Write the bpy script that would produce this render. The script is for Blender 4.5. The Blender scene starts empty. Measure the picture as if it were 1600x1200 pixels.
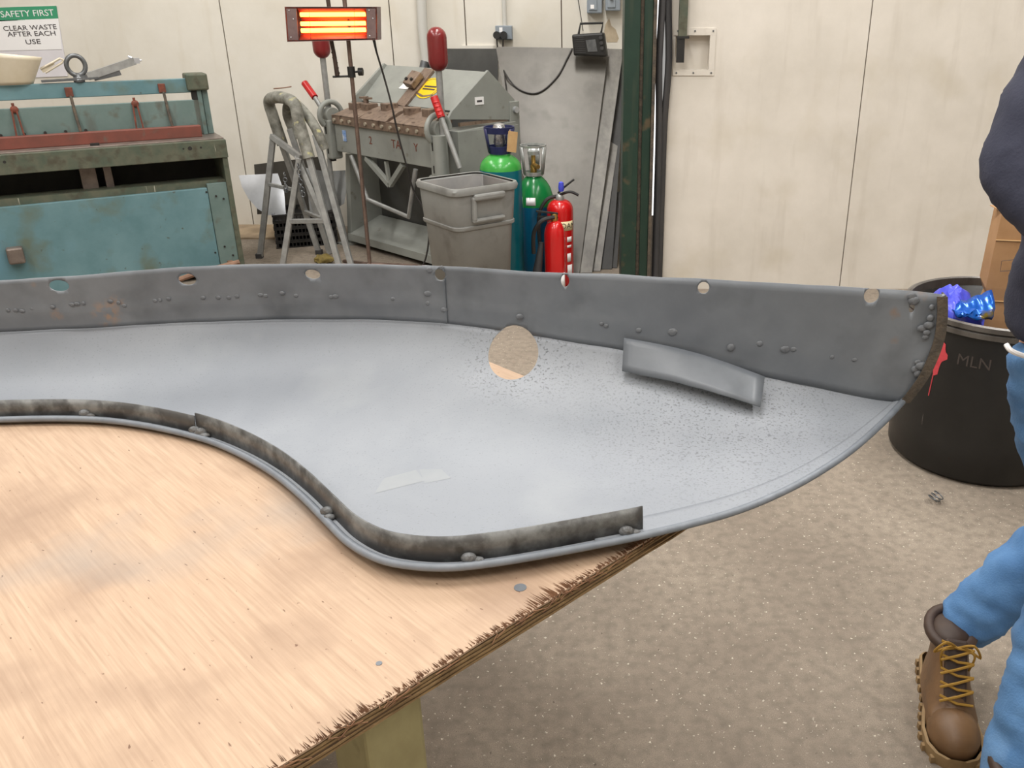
import bpy, bmesh, math, random
from mathutils import Vector, Matrix, noise
random.seed(7)
scene = bpy.context.scene
C = scene.collection
PI = math.pi
# ------------------------------------------------------------------ camera
F_PX, CX, CY, H = 1365.0, 925.0, 600.0, 1.55
PITCH = math.atan(590 / F_PX)
cd = bpy.data.cameras.new('camera'); cam = bpy.data.objects.new('camera', cd); C.objects.link(cam)
cd.sensor_width = 36; cd.lens = F_PX / 1600 * 36; cd.shift_x = -(CX - 800) / 1600
cd.clip_start = 0.05
cam.location = (0, 0, H); cam.rotation_euler = (PI / 2 - PITCH, 0, 0)
scene.camera = cam
# ------------------------------------------------------------------ light
world = bpy.data.worlds.new('world'); scene.world = world; world.use_nodes = True
bgn = world.node_tree.nodes['Background']
bgn.inputs[0].default_value = (1.0, 0.97, 0.93, 1); bgn.inputs[1].default_value = 0.42
def area(x, y, z, sx, sy, power, col=(1, 0.985, 0.955)):
    l = bpy.data.lights.new('ceiling_tube', 'AREA'); l.shape = 'RECTANGLE'; l.size = sx; l.size_y = sy
    l.energy = power; l.color = col
    o = bpy.data.objects.new('ceiling_tube', l); C.objects.link(o); o.location = (x, y, z)
    return o
for lx in (-3.2, -0.4, 2.4):
    for ly, pw in ((-0.8, 75), (2.0, 85), (4.7, 95)):
        area(lx, ly, 4.3, 0.35, 1.8, pw)
vs = scene.view_settings
vs.view_transform = 'Standard'; vs.look = 'None'; vs.gamma = 1.0; vs.use_curve_mapping = False
vs.exposure = -0.15
# ------------------------------------------------------------------ helpers
def ray(x, y):
    r = (x - CX) / F_PX; u = -(y - CY) / F_PX
    return Vector((r, math.cos(PITCH) + u * math.sin(PITCH), -math.sin(PITCH) + u * math.cos(PITCH)))
def pz(x, y, z=0.0):
    d = ray(x, y); return Vector((0, 0, H)) + d * ((z - H) / d.z)
def py(x, y, Y):
    d = ray(x, y); return Vector((0, 0, H)) + d * (Y / d.y)
def proj(P):
    v = Vector(P) - Vector((0, 0, H))
    dep = v.y * math.cos(PITCH) - v.z * math.sin(PITCH); up = v.y * math.sin(PITCH) + v.z * math.cos(PITCH)
    return CX + F_PX * v.x / dep, CY - F_PX * up / dep
V = Vector
MW = {}
def tag(o, label=None, cat=None, group=None, kind=None):
    if label: o['label'] = label
    if cat: o['category'] = cat
    if group: o['group'] = group
    if kind: o['kind'] = kind
    return o
def thing(name, label, cat, loc=(0, 0, 0), rotz=0.0, group=None, kind=None):
    o = bpy.data.objects.new(name, None); C.objects.link(o)
    o.location = loc; o.rotation_euler = (0, 0, rotz); o.empty_display_size = 0.1
    MW[o.name] = Matrix.Translation(V(loc)) @ Matrix.Rotation(rotz, 4, 'Z')
    return tag(o, label, cat, group, kind)
def rotto(d):
    return V((0, 0, 1)).rotation_difference(V(d).normalized()).to_matrix().to_4x4()
class G:
    def __init__(s): s.v = []; s.f = []; s.sm = []
    def add(s, vs, fs, smooth=False):
        b = len(s.v); s.v += [V(p) for p in vs]
        for f in fs: s.f.append([i + b for i in f]); s.sm.append(smooth)
        return s
    def box(s, c, d, M=None):
        x, y, z = d[0] / 2, d[1] / 2, d[2] / 2
        vs = [V((a * x, b * y, e * z)) for e in (-1, 1) for b in (-1, 1) for a in (-1, 1)]
        if M: vs = [M.to_3x3() @ q for q in vs]
        vs = [q + V(c) for q in vs]
        return s.add(vs, [(0, 2, 3, 1), (4, 5, 7, 6), (0, 1, 5, 4), (2, 6, 7, 3), (0, 4, 6, 2), (1, 3, 7, 5)])
    def b2(s, a, b):
        a, b = V(a), V(b); return s.box((a + b) / 2, [abs(b[i] - a[i]) for i in range(3)])
    def bar(s, p, q, w, h, up=(0, 0, 1)):
        p, q = V(p), V(q); d = (q - p).normalized(); sd = d.cross(V(up))
        if sd.length < 1e-4: sd = d.cross(V((0, 1, 0)))
        sd.normalize(); u = sd.cross(d)
        vs = [e + sd * a * w / 2 + u * b * h / 2 for e in (p, q) for b in (-1, 1) for a in (-1, 1)]
        return s.add(vs, [(0, 2, 3, 1), (4, 5, 7, 6), (0, 1, 5, 4), (2, 6, 7, 3), (0, 4, 6, 2), (1, 3, 7, 5)])
    def tube(s, pts, r, n=10, closed=False):
        pts = [V(p) for p in pts]; m = len(pts); R = r if isinstance(r, (list, tuple)) else [r] * m
        vs = []; prev = None
        for i, p in enumerate(pts):
            if closed: t = pts[(i + 1) % m] - pts[i - 1]
            else: t = pts[min(i + 1, m - 1)] - pts[max(i - 1, 0)]
            t.normalize()
            if prev is None:
                a = t.cross(V((0, 0, 1)))
                if a.length < 1e-3: a = t.cross(V((0, 1, 0)))
            else: a = prev - t * prev.dot(t)
            a.normalize(); prev = a; b = t.cross(a)
            for k in range(n):
                an = 2 * PI * k / n; vs.append(p + (a * math.cos(an) + b * math.sin(an)) * R[i])
        fs = []
        for i in range(m if closed else m - 1):
            j = (i + 1) % m
            for k in range(n): fs.append((i * n + k, i * n + (k + 1) % n, j * n + (k + 1) % n, j * n + k))
        if not closed: fs.append(list(range(n))[::-1]); fs.append([(m - 1) * n + k for k in range(n)])
        return s.add(vs, fs, True)
    def lathe(s, prof, n=32, M=None, cap=True):
        vs = [V((r * math.cos(2 * PI * k / n), r * math.sin(2 * PI * k / n), z)) for r, z in prof for k in range(n)]
        if M: vs = [M @ q for q in vs]
        fs = [(i * n + k, i * n + (k + 1) % n, (i + 1) * n + (k + 1) % n, (i + 1) * n + k) for i in range(len(prof) - 1) for k in range(n)]
        if cap: fs.append(list(range(n))[::-1]); fs.append([(len(prof) - 1) * n + k for k in range(n)])
        return s.add(vs, fs, True)
    def cyl(s, p, q, r, n=20, r2=None):
        p, q = V(p), V(q); M = Matrix.Translation(p) @ rotto(q - p)
        return s.lathe([(r, 0), (r2 if r2 is not None else r, (q - p).length)], n, M)
    def prism(s, poly, d, M=None):           # poly in xy extruded along +z by d, then M
        n = len(poly); vs = [V((a, b, 0)) for a, b in poly] + [V((a, b, d)) for a, b in poly]
        if M: vs = [M @ q for q in vs]
        return s.add(vs, [list(range(n))[::-1], list(range(n, 2 * n))] + [(i, (i + 1) % n, n + (i + 1) % n, n + i) for i in range(n)])
    def plate(s, pts, t):                    # polygon of 3D points thickened by t along its normal
        pts = [V(p) for p in pts]; nn = V((0, 0, 0))
        for i in range(len(pts)): nn += pts[i].cross(pts[(i + 1) % len(pts)])
        nn.normalize(); n = len(pts)
        return s.add([p + nn * t / 2 for p in pts] + [p - nn * t / 2 for p in pts],
                     [list(range(n)), list(range(n, 2 * n))[::-1]] + [(i, n + i, n + (i + 1) % n, (i + 1) % n) for i in range(n)])
    def ell(s, c, r, n=12, m=8, M=None):
        c = V(c); vs = []
        for i in range(m + 1):
            th = PI * i / m
            for k in range(n):
                a = 2 * PI * k / n; q = V((r[0] * math.sin(th) * math.cos(a), r[1] * math.sin(th) * math.sin(a), r[2] * math.cos(th)))
                vs.append((M.to_3x3() @ q if M else q) + c)
        fs = [(i * n + k, (i + 1) * n + k, (i + 1) * n + (k + 1) % n, i * n + (k + 1) % n) for i in range(m) for k in range(n)]
        return s.add(vs, fs, True)
    def grid(s, rows, smooth=True):
        m = len(rows); n = len(rows[0]); vs = [p for r in rows for p in r]
        return s.add(vs, [(i * n + j, i * n + j + 1, (i + 1) * n + j + 1, (i + 1) * n + j) for i in range(m - 1) for j in range(n - 1)], smooth)
    def build(s, name, m, parent=None, wld=False, origin=None, bevel=0, solid=None, weld=False):
        me = bpy.data.meshes.new(name); vs = s.v; Mp = Matrix.Identity(4)
        if parent is not None:
            Mp = MW.get(parent.name, Matrix.Identity(4))
            if wld: Mi = Mp.inverted(); vs = [Mi @ q for q in vs]
        elif origin is not None:
            o3 = V(origin); vs = [q - o3 for q in vs]
        me.from_pydata([tuple(q) for q in vs], [], s.f); me.update()
        me.polygons.foreach_set('use_smooth', s.sm)
        me.materials.append(m)
        bm = bmesh.new(); bm.from_mesh(me)
        if weld: bmesh.ops.remove_doubles(bm, verts=bm.verts, dist=1e-5)
        bmesh.ops.recalc_face_normals(bm, faces=bm.faces)
        for e in bm.edges:
            if len(e.link_faces) == 2 and e.calc_face_angle(0) > 0.75: e.smooth = False
        bm.to_mesh(me); bm.free()
        o = bpy.data.objects.new(name, me); C.objects.link(o)
        if parent is not None: o.parent = parent; MW[o.name] = Mp
        elif origin is not None: o.location = origin; MW[o.name] = Matrix.Translation(V(origin))
        if solid: md = o.modifiers.new('s', 'SOLIDIFY'); md.thickness = solid; md.offset = 0
        if bevel: md = o.modifiers.new('b', 'BEVEL'); md.width = bevel; md.segments = 2; md.limit_method = 'ANGLE'
        return o
def apply_mods(o):
    bpy.context.view_layer.update()
    dg = bpy.context.evaluated_depsgraph_get()
    me = bpy.data.meshes.new_from_object(o.evaluated_get(dg)); o.modifiers.clear(); o.data = me
def cut(o, cutters, selfi=False):
    for c in cutters:
        md = o.modifiers.new('c', 'BOOLEAN'); md.operation = 'DIFFERENCE'; md.object = c; md.solver = 'EXACT'; md.use_self = selfi; md.use_hole_tolerant = selfi
    apply_mods(o)
def copy_tree(o, parent=None, loc=None, rotz=None):
    c = o.copy(); C.objects.link(c); c.parent = parent
    if loc is not None: c.location = loc
    if rotz is not None: c.rotation_euler = (0, 0, rotz)
    for ch in [k for k in bpy.data.objects if k.parent == o]: copy_tree(ch, c)
    return c
def text(name, s, size, M, m, parent=None, align='CENTER', ext=0.0004, wld=True, bend=None, line=1.0):
    cu = bpy.data.curves.new('t', 'FONT'); cu.body = s; cu.size = size; cu.align_x = align; cu.align_y = 'CENTER'; cu.extrude = ext; cu.space_line = line
    cu.resolution_u = 3
    t = bpy.data.objects.new('t', cu); C.objects.link(t); bpy.context.view_layer.update()
    me = bpy.data.meshes.new_from_object(t.evaluated_get(bpy.context.evaluated_depsgraph_get()))
    bpy.data.objects.remove(t); me.name = name
    for v in me.vertices:
        p = bend(v.co) if bend else M @ v.co
        if parent is not None and wld: p = MW[parent.name].inverted() @ p
        v.co = p
    me.materials.clear(); me.materials.append(m)
    o = bpy.data.objects.new(name, me); C.objects.link(o)
    if parent is not None: o.parent = parent; MW[o.name] = MW[parent.name]
    return o
def crom(P, n):                               # Catmull-Rom through points, n samples per span
    P = [V(p) for p in P]; out = []
    for i in range(len(P) - 1):
        a, b, c, d = P[max(i - 1, 0)], P[i], P[i + 1], P[min(i + 2, len(P) - 1)]
        for k in range(n):
            t = k / n; out.append(0.5 * ((2 * b) + (c - a) * t + (2 * a - 5 * b + 4 * c - d) * t * t + (3 * b - a - 3 * c + d) * t ** 3))
    out.append(P[-1]); return out
# ------------------------------------------------------------------ materials
def srgb(c):
    return tuple(((k / 255) / 12.92 if k / 255 <= 0.04045 else ((k / 255 + 0.055) / 1.055) ** 2.4) for k in c) + (1,)
def mat(name, c1, c2=None, scale=8, rough=0.6, metal=0.0, bump=0.0, lo=0.35, hi=0.65, stretch=(1, 1, 1), c3=None, s3=40, lo3=0.62, hi3=0.7, bscale=None, rotz=0, detail=6, coat=0, spec=None, emit=None, estr=0, trans=0, alpha=None):
    m = bpy.data.materials.new(name); m.use_nodes = True; nt = m.node_tree; N = nt.nodes; L = nt.links
    b = N['Principled BSDF']; b.inputs['Roughness'].default_value = rough; b.inputs['Metallic'].default_value = metal
    b.inputs['Base Color'].default_value = srgb(c1)
    if coat: b.inputs['Coat Weight'].default_value = coat; b.inputs['Coat Roughness'].default_value = 0.15
    if spec is not None: b.inputs['Specular IOR Level'].default_value = spec
    if trans: b.inputs['Transmission Weight'].default_value = trans
    if emit: b.inputs['Emission Color'].default_value = emit; b.inputs['Emission Strength'].default_value = estr
    if c2 or bump:
        tc = N.new('ShaderNodeTexCoord'); mp = N.new('ShaderNodeMapping'); L.new(tc.outputs['Object'], mp.inputs[0])
        mp.inputs['Scale'].default_value = stretch; mp.inputs['Rotation'].default_value = (0, 0, rotz)
    col = None
    if c2:
        nz = N.new('ShaderNodeTexNoise'); nz.inputs['Scale'].default_value = scale; nz.inputs['Detail'].default_value = detail; nz.inputs['Roughness'].default_value = 0.62
        L.new(mp.outputs[0], nz.inputs['Vector'])
        rp = N.new('ShaderNodeValToRGB'); rp.color_ramp.elements[0].position = lo; rp.color_ramp.elements[1].position = hi
        rp.color_ramp.elements[0].color = srgb(c1); rp.color_ramp.elements[1].color = srgb(c2)
        L.new(nz.outputs['Fac'], rp.inputs[0]); col = rp.outputs[0]
        if c3:
            n3 = N.new('ShaderNodeTexNoise'); n3.inputs['Scale'].default_value = s3; n3.inputs['Detail'].default_value = 4; L.new(mp.outputs[0], n3.inputs['Vector'])
            r3 = N.new('ShaderNodeMapRange'); r3.inputs[1].default_value = lo3; r3.inputs[2].default_value = hi3; L.new(n3.outputs['Fac'], r3.inputs[0])
            mx = N.new('ShaderNodeMixRGB'); mx.inputs[2].default_value = srgb(c3); L.new(r3.outputs[0], mx.inputs[0]); L.new(col, mx.inputs[1]); col = mx.outputs[0]
        L.new(col, b.inputs['Base Color'])
    if bump:
        nb = N.new('ShaderNodeTexNoise'); nb.inputs['Scale'].default_value = bscale or scale * 4; nb.inputs['Detail'].default_value = 5; L.new(mp.outputs[0], nb.inputs['Vector'])
        bp = N.new('ShaderNodeBump'); bp.inputs['Strength'].default_value = bump; bp.inputs['Distance'].default_value = 0.01; L.new(nb.outputs['Fac'], bp.inputs['Height']); L.new(bp.outputs[0], b.inputs['Normal'])
    return m
def more(m, col, scale, lo, hi, stretch=(1, 1, 1), kind='noise', rotz=0, loc=(0, 0, 0)):      # another layer of marks
    nt = m.node_tree; N = nt.nodes; L = nt.links; b = N['Principled BSDF']
    src = b.inputs['Base Color'].links[0].from_socket
    tc = N.new('ShaderNodeTexCoord'); mp = N.new('ShaderNodeMapping'); mp.inputs['Scale'].default_value = stretch; mp.inputs['Rotation'].default_value = (0, 0, rotz); mp.inputs['Location'].default_value = loc
    L.new(tc.outputs['Object'], mp.inputs[0])
    if kind == 'noise':
        t = N.new('ShaderNodeTexNoise'); t.inputs['Scale'].default_value = scale; t.inputs['Detail'].default_value = 6; out = t.outputs['Fac']
    else:
        t = N.new('ShaderNodeTexVoronoi'); t.inputs['Scale'].default_value = scale; out = t.outputs['Distance']
    L.new(mp.outputs[0], t.inputs['Vector'])
    r = N.new('ShaderNodeMapRange'); r.inputs[1].default_value = lo; r.inputs[2].default_value = hi; L.new(out, r.inputs[0])
    mx = N.new('ShaderNodeMixRGB'); mx.inputs[2].default_value = srgb(col); L.new(r.outputs[0], mx.inputs[0]); L.new(src, mx.inputs[1]); L.new(mx.outputs[0], b.inputs['Base Color'])
    return m
M_ = {}
M_['floor'] = more(more(more(mat('concrete', (132, 120, 107), (154, 142, 127), 1.3, 0.85, bump=0.12, bscale=220, c3=(108, 98, 87), s3=34, lo3=0.4, hi3=0.85),
                   (216, 207, 190), 100, 0.655, 0.69), (84, 74, 64), 90, 0.69, 0.72), (112, 101, 90), 420, 0.42, 0.75)
M_['wall'] = more(mat('white_panel', (222, 217, 207), (210, 204, 192), 1.6, 0.55, bump=0.05, bscale=30, c3=(204, 195, 176), s3=3, lo3=0.55, hi3=0.95), (200, 190, 172), 3, 0.58, 1.0, (3, 3, 0.4))
M_['door'] = more(mat('door_panel', (224, 217, 207), (210, 203, 192), 2.2, 0.55, bump=0.05, bscale=30, c3=(198, 188, 168), s3=3, lo3=0.55, hi3=0.95), (192, 183, 170), 3, 0.56, 1.0, (4, 4, 0.5))
M_['seam'] = mat('seam_brown', (110, 92, 78), rough=0.9)  # brown backing that shows in the joints between panels
M_['green'] = more(mat('green_column_paint', (20, 46, 36), (28, 54, 42), 6, 0.45, c3=(84, 72, 52), s3=9, lo3=0.60, hi3=0.7, bump=0.05), (58, 66, 50), 3, 0.55, 0.8, (6, 6, 0.6))
M_['ply'] = more(more(more(mat('plywood_face', (166, 139, 115), (185, 158, 133), 13, 0.6, stretch=(14, 0.5, 1), lo=0.3, hi=0.7, c3=(156, 128, 104), s3=14, lo3=0.5, hi3=0.85, bump=0.06, bscale=30),
                 (138, 112, 92), 4.5, 0.50, 0.80), (108, 78, 58), 85, 0.685, 0.72, (1.5, 0.6, 1)), (136, 131, 126), 2.2, 0.58, 0.8, (1, 1, 1), loc=(3, 2, 0))
M_['ply_a'] = mat('ply_layer_pale', (150, 122, 84), (112, 88, 58), 30, 0.8, stretch=(1, 1, 4))
M_['ply_b'] = mat('ply_layer_dark', (92, 70, 46), (66, 48, 32), 30, 0.85, stretch=(1, 1, 4))
M_['splinter'] = mat('splinter', (136, 98, 70), (100, 70, 50), 40, 0.9)
M_['primer'] = more(more(mat('grey_primer', (134, 138, 144), (149, 152, 157), 3.5, 0.5, bump=0.02, bscale=60, c3=(124, 128, 135), s3=1.6, lo3=0.4, hi3=0.7),
                    (116, 119, 123), 300, 0.60, 0.74), (152, 155, 158), 2.2, 0.6, 0.8)
M_['flange'] = more(mat('flange_steel', (100, 104, 110), (114, 118, 123), 5, 0.40, bump=0.12, bscale=14, c3=(84, 88, 93), s3=9, lo3=0.5, hi3=0.75), (132, 104, 84), 5, 0.71, 0.76)
M_['strip'] = mat('bare_strip', (78, 76, 74), (122, 122, 120), 14, 0.45, metal=0.3, lo=0.42, hi=0.58, c3=(62, 60, 58), s3=30, lo3=0.5, hi3=0.7, detail=8)
M_['filler'] = mat('filler', (142, 145, 148), (134, 138, 143), 12, 0.5)
M_['spot'] = mat('primed_weld', (112, 115, 119), (96, 98, 102), 60, 0.45, bump=0.2)
M_['bead'] = mat('bead_primer', (122, 127, 134), (108, 113, 120), 30, 0.45)
M_['weld'] = mat('weld_metal', (120, 122, 124), (84, 82, 80), 60, 0.5, metal=0.2, bump=0.3)
M_['rustedge'] = mat('rusty_edge', (96, 84, 70), (66, 60, 54), 30, 0.8, bump=0.4)
M_['blue'] = more(more(mat('machine_blue', (84, 118, 124), (102, 134, 140), 4, 0.5, c3=(92, 104, 92), s3=5, lo3=0.54, hi3=0.72, bump=0.05), (74, 78, 66), 26, 0.66, 0.74), (88, 134, 156), 2.0, 0.55, 0.8)
M_['teal'] = more(mat('machine_grey_green', (106, 124, 120), (92, 112, 108), 5, 0.5, c3=(90, 92, 82), s3=12, lo3=0.6, hi3=0.75), (82, 74, 64), 3, 0.62, 0.85, (3, 3, 1))
M_['dkgreen'] = more(mat('machine_dark_green', (70, 80, 66), (92, 92, 76), 14, 0.6, c3=(70, 66, 52), s3=20, lo3=0.52, hi3=0.7), (186, 180, 164), 8, 0.70, 0.74, (9, 9, 0.5))
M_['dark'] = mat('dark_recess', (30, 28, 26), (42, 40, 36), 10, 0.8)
M_['redbeam'] = mat('red_oxide', (122, 66, 54), (104, 60, 50), 8, 0.55, c3=(100, 80, 70), s3=20, lo3=0.62, hi3=0.75)
M_['rustlink'] = mat('rusty_link', (126, 66, 50), (92, 54, 42), 30, 0.8)
M_['bedsteel'] = mat('worn_bed_steel', (128, 116, 108), (100, 90, 84), 12, 0.4, metal=0.4)
M_['steel'] = mat('tool_steel', (120, 122, 124), (96, 98, 100), 20, 0.4, metal=0.6)
M_['galv'] = mat('grey_metal_tube', (160, 160, 158), (138, 138, 136), 20, 0.45, metal=0.3)
M_['foldgrey'] = mat('folder_grey_paint', (144, 146, 140), (132, 134, 129), 5, 0.5, c3=(120, 118, 110), s3=20, lo3=0.66, hi3=0.75)
M_['rust'] = mat('brown_patina_steel', (116, 98, 86), (142, 122, 106), 16, 0.5, metal=0.3, c3=(84, 66, 54), s3=30, lo3=0.55, hi3=0.7)
M_['bolt'] = mat('bright_bolt', (188, 178, 160), rough=0.4, metal=0.5)
M_['redhandle'] = mat('red_grip', (190, 26, 26), (170, 20, 22), 10, 0.4)
M_['maroon'] = mat('maroon_counterweight', (122, 28, 30), (106, 24, 26), 6, 0.3, coat=0.3)
M_['white'] = mat('white_paper', (238, 236, 236), rough=0.6)
M_['lilac'] = mat('plastic_sleeve', (224, 221, 226), (214, 210, 214), 4, 0.3)
M_['signgreen'] = mat('sign_green', (60, 148, 110), rough=0.5)
M_['ink'] = mat('dark_ink', (66, 60, 62), rough=0.7)
M_['black'] = mat('black_plastic', (26, 25, 25), (36, 35, 34), 12, 0.5)
M_['blackbin'] = more(mat('black_bin_plastic', (20, 19, 19), (32, 31, 30), 5, 0.42, bump=0.05), (120, 114, 108), 9, 0.71, 0.74, (4, 4, 0.4))
M_['chalk'] = mat('faint_chalk', (66, 58, 54), rough=0.8)
M_['rimgrey'] = mat('bin_rim_band', (110, 106, 102), (74, 70, 66), 10, 0.35, metal=0.3, stretch=(1, 1, 0.3))
M_['greybin'] = more(mat('grey_bin_plastic', (140, 140, 137), (126, 126, 123), 4, 0.5, c3=(106, 104, 101), s3=8, lo3=0.56, hi3=0.8), (96, 92, 88), 3, 0.6, 0.85, (1, 1, 2.5))
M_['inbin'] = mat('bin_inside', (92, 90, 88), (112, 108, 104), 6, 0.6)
M_['tealcyl'] = mat('teal_cylinder', (0, 100, 112), (0, 90, 104), 5, 0.32)
M_['bluecyl'] = mat('blue_cylinder', (8, 88, 120), (6, 78, 110), 5, 0.32)
M_['limegreen'] = mat('bright_green_shoulder', (66, 160, 68), (56, 146, 60), 8, 0.25)
M_['dgreen'] = mat('green_shoulder', (22, 124, 62), (18, 112, 56), 8, 0.22)
M_['navy'] = mat('navy_guard', (32, 38, 82), (26, 32, 70), 10, 0.45)
M_['foil'] = mat('silver_wrap', (210, 210, 212), (150, 150, 154), 14, 0.2, metal=0.8, bump=0.4)
M_['brass'] = mat('brass_valve', (186, 150, 84), rough=0.3, metal=0.8)
M_['chrome'] = mat('silver_guard', (190, 192, 190), (164, 166, 164), 12, 0.3, metal=0.5)
M_['card'] = mat('buff_tag', (186, 152, 106), (168, 132, 88), 12, 0.8)
M_['box'] = mat('cardboard', (176, 136, 96), (164, 124, 84), 10, 0.8)
M_['exred'] = mat('extinguisher_red', (206, 22, 24), (196, 18, 22), 6, 0.25, coat=0.4)
M_['cream'] = mat('cream_label', (230, 214, 170), rough=0.5)
M_['sheet'] = more(mat('sheet_steel', (94, 90, 84), (78, 74, 69), 2.4, 0.38, metal=0.25, spec=0.35, c3=(68, 64, 58), s3=6, lo3=0.56, hi3=0.8), (72, 68, 62), 3, 0.58, 0.85, (3, 3, 0.4))
M_['sheet2'] = mat('pale_sheet_edge', (108, 104, 97), (82, 78, 73), 6, 0.4, metal=0.2, stretch=(2, 2, 0.5))
M_['sheetd'] = mat('dark_sheet', (48, 46, 43), (32, 30, 29), 6, 0.55, metal=0.1, stretch=(2, 2, 0.5))
M_['bright'] = mat('bright_aluminium', (206, 208, 212), (188, 190, 194), 6, 0.3, metal=0.6)
M_['greysheet'] = mat('grey_sheet', (100, 100, 98), (88, 88, 86), 6, 0.4, metal=0.4)
M_['switch'] = mat('grey_switchgear', (142, 150, 158), (132, 140, 148), 8, 0.45)
M_['pipe'] = mat('pale_grey_pipe', (196, 194, 188), rough=0.5)
M_['heatcase'] = mat('heater_case', (128, 108, 106), (112, 92, 92), 14, 0.4, metal=0.4)
M_['glow_tinted_reflector'] = mat('glow_tinted_reflector', (226, 96, 70), rough=0.45, metal=0.45)  # red-orange glow of the tubes is put into the metal's own colour
M_['element'] = mat('glowing_element', (255, 150, 60), emit=(1, 0.26, 0.04, 1), estr=11)
M_['pole'] = mat('brown_steel_pole', (128, 108, 98), (104, 86, 78), 20, 0.35, metal=0.5)
M_['pad'] = mat('grey_pad_sleeve', (148, 147, 138), (92, 90, 82), 16, 0.7, c3=(186, 180, 130), s3=18, lo3=0.62, hi3=0.72)
M_['plast'] = mat('translucent_plastic', (204, 194, 174), (190, 178, 154), 6, 0.35)
M_['yellow'] = mat('yellow_sticker', (236, 196, 24), rough=0.45)
M_['stickblue'] = mat('blue_sticker', (96, 138, 198), (200, 210, 224), 30, 0.5)
M_['tan'] = mat('bare_board', (190, 174, 150), (176, 160, 136), 20, 0.8)
M_['daylight'] = mat('daylight_slit', (255, 255, 255), emit=(1, 1, 1, 1), estr=2.2)
M_['rubber'] = mat('rubber_seal', (46, 46, 48), (64, 62, 62), 6, 0.6, stretch=(2, 2, 0.4))
M_['bagblue'] = mat('blue_bag', (58, 66, 196), (84, 92, 214), 10, 0.3, bump=0.4)
M_['crisp'] = mat('blue_wrapper', (18, 78, 176), (26, 104, 200), 5, 0.2, metal=0.4, c3=(120, 104, 40), s3=12, lo3=0.56, hi3=0.66)
M_['redpaint'] = mat('red_paint', (206, 72, 80), (188, 60, 68), 30, 0.6)
M_['hoodie'] = mat('navy_hoodie', (44, 46, 62), (52, 54, 70), 14, 0.9, bump=0.15, bscale=200)
M_['jean'] = more(mat('blue_denim', (70, 112, 160), (92, 134, 180), 7, 0.85, bump=0.2, bscale=240), (130, 164, 200), 5, 0.58, 0.85)
M_['boot'] = mat('brown_leather', (92, 66, 42), (116, 86, 56), 9, 0.5, c3=(74, 54, 36), s3=14, lo3=0.55, hi3=0.75, bump=0.12)
M_['sole'] = mat('tan_sole', (146, 120, 84), (122, 98, 66), 14, 0.7)
M_['lace'] = mat('mustard_lace', (156, 118, 44), rough=0.8)
M_['collar'] = mat('padded_collar', (66, 48, 38), (54, 40, 32), 20, 0.6)
M_['skin'] = mat('skin', (214, 164, 138), (204, 152, 126), 8, 0.5)
M_['hair'] = mat('brown_hair', (62, 46, 36), (78, 58, 44), 40, 0.7)
M_['timber'] = more(mat('wrapped_timber', (172, 164, 122), (146, 136, 98), 7, 0.5, stretch=(1, 1, 0.6)), (110, 100, 70), 12, 0.62, 0.75)
M_['dust'] = mat('brown_skirting', (168, 148, 122), (140, 122, 100), 6, 0.9)
M_['rag'] = mat('ochre_rag', (140, 122, 66), (104, 90, 50), 30, 0.9)
M_['stick'] = mat('brown_rod', (140, 106, 84), (110, 80, 62), 20, 0.6)
M_['wire'] = mat('black_cable', (40, 36, 34), rough=0.6)
# ------------------------------------------------------------------ setting
YW, YD = 6.65, 5.02
fl = G().b2((-7, -3, -0.1), (7, 9, 0)).build('floor', M_['floor']); tag(fl, 'worn speckled concrete workshop floor', 'floor', kind='structure')
wb = thing('wall_back', 'off-white panelled workshop wall behind the machines', 'wall', (0, YW, 0), kind='structure')
g = G().b2((-7, 0.03, 0), (0.3, 0.1, 4.5)); g.build('backing', M_['seam'], wb)
xs = [-7.0] + [py(x, 0, YW).x for x in (-460, -70, 342, 607, 725, 877)] + [0.3]
for a, b in zip(xs[:-1], xs[1:]):
    G().b2((a + 0.004, 0, 0), (b - 0.004, 0.03, 4.5)).build('panel', M_['wall'], wb)
g = G().b2((py(722, 70, YW).x, -0.02, py(760, 76, YW).z), (py(790, 70, YW).x, 0, py(760, 71, YW).z)); g.build('ledge', M_['wall'], wb)
pts = [py(x, y, YW - 0.001) for x, y in [(946, 38), (952, 28), (955, 40), (962, 46), (967, 60), (964, 66), (948, 66), (944, 50)]]
G().plate(pts, 0.002).build('peeled_patch', M_['tan'], wb, wld=True)
k = G().b2((-6.5, YW - 0.42, 0), (-2.1, YW, 0.012)).build('baseboard_back', M_['dust']); tag(k, 'brown dusty strip along the foot of the back wall', 'skirting', kind='structure')
tag(G().b2((-7, -3, 4.5), (7, 9, 4.6)).build('ceiling', M_['pipe']), 'pale workshop ceiling', 'ceiling', kind='structure')
tag(G().b2((-7, -3.1, 0), (7, -3, 4.5)).build('wall_front', M_['wall']), 'workshop wall behind the camera', 'wall', kind='structure')
tag(G().b2((-7.1, -3, 0), (-7, 9, 4.5)).build('wall_left', M_['wall']), 'workshop wall at the far left', 'wall', kind='structure')
tag(G().b2((7, -3, 0), (7.1, 9, 4.5)).build('wall_right', M_['wall']), 'workshop wall at the far right', 'wall', kind='structure')
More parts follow.
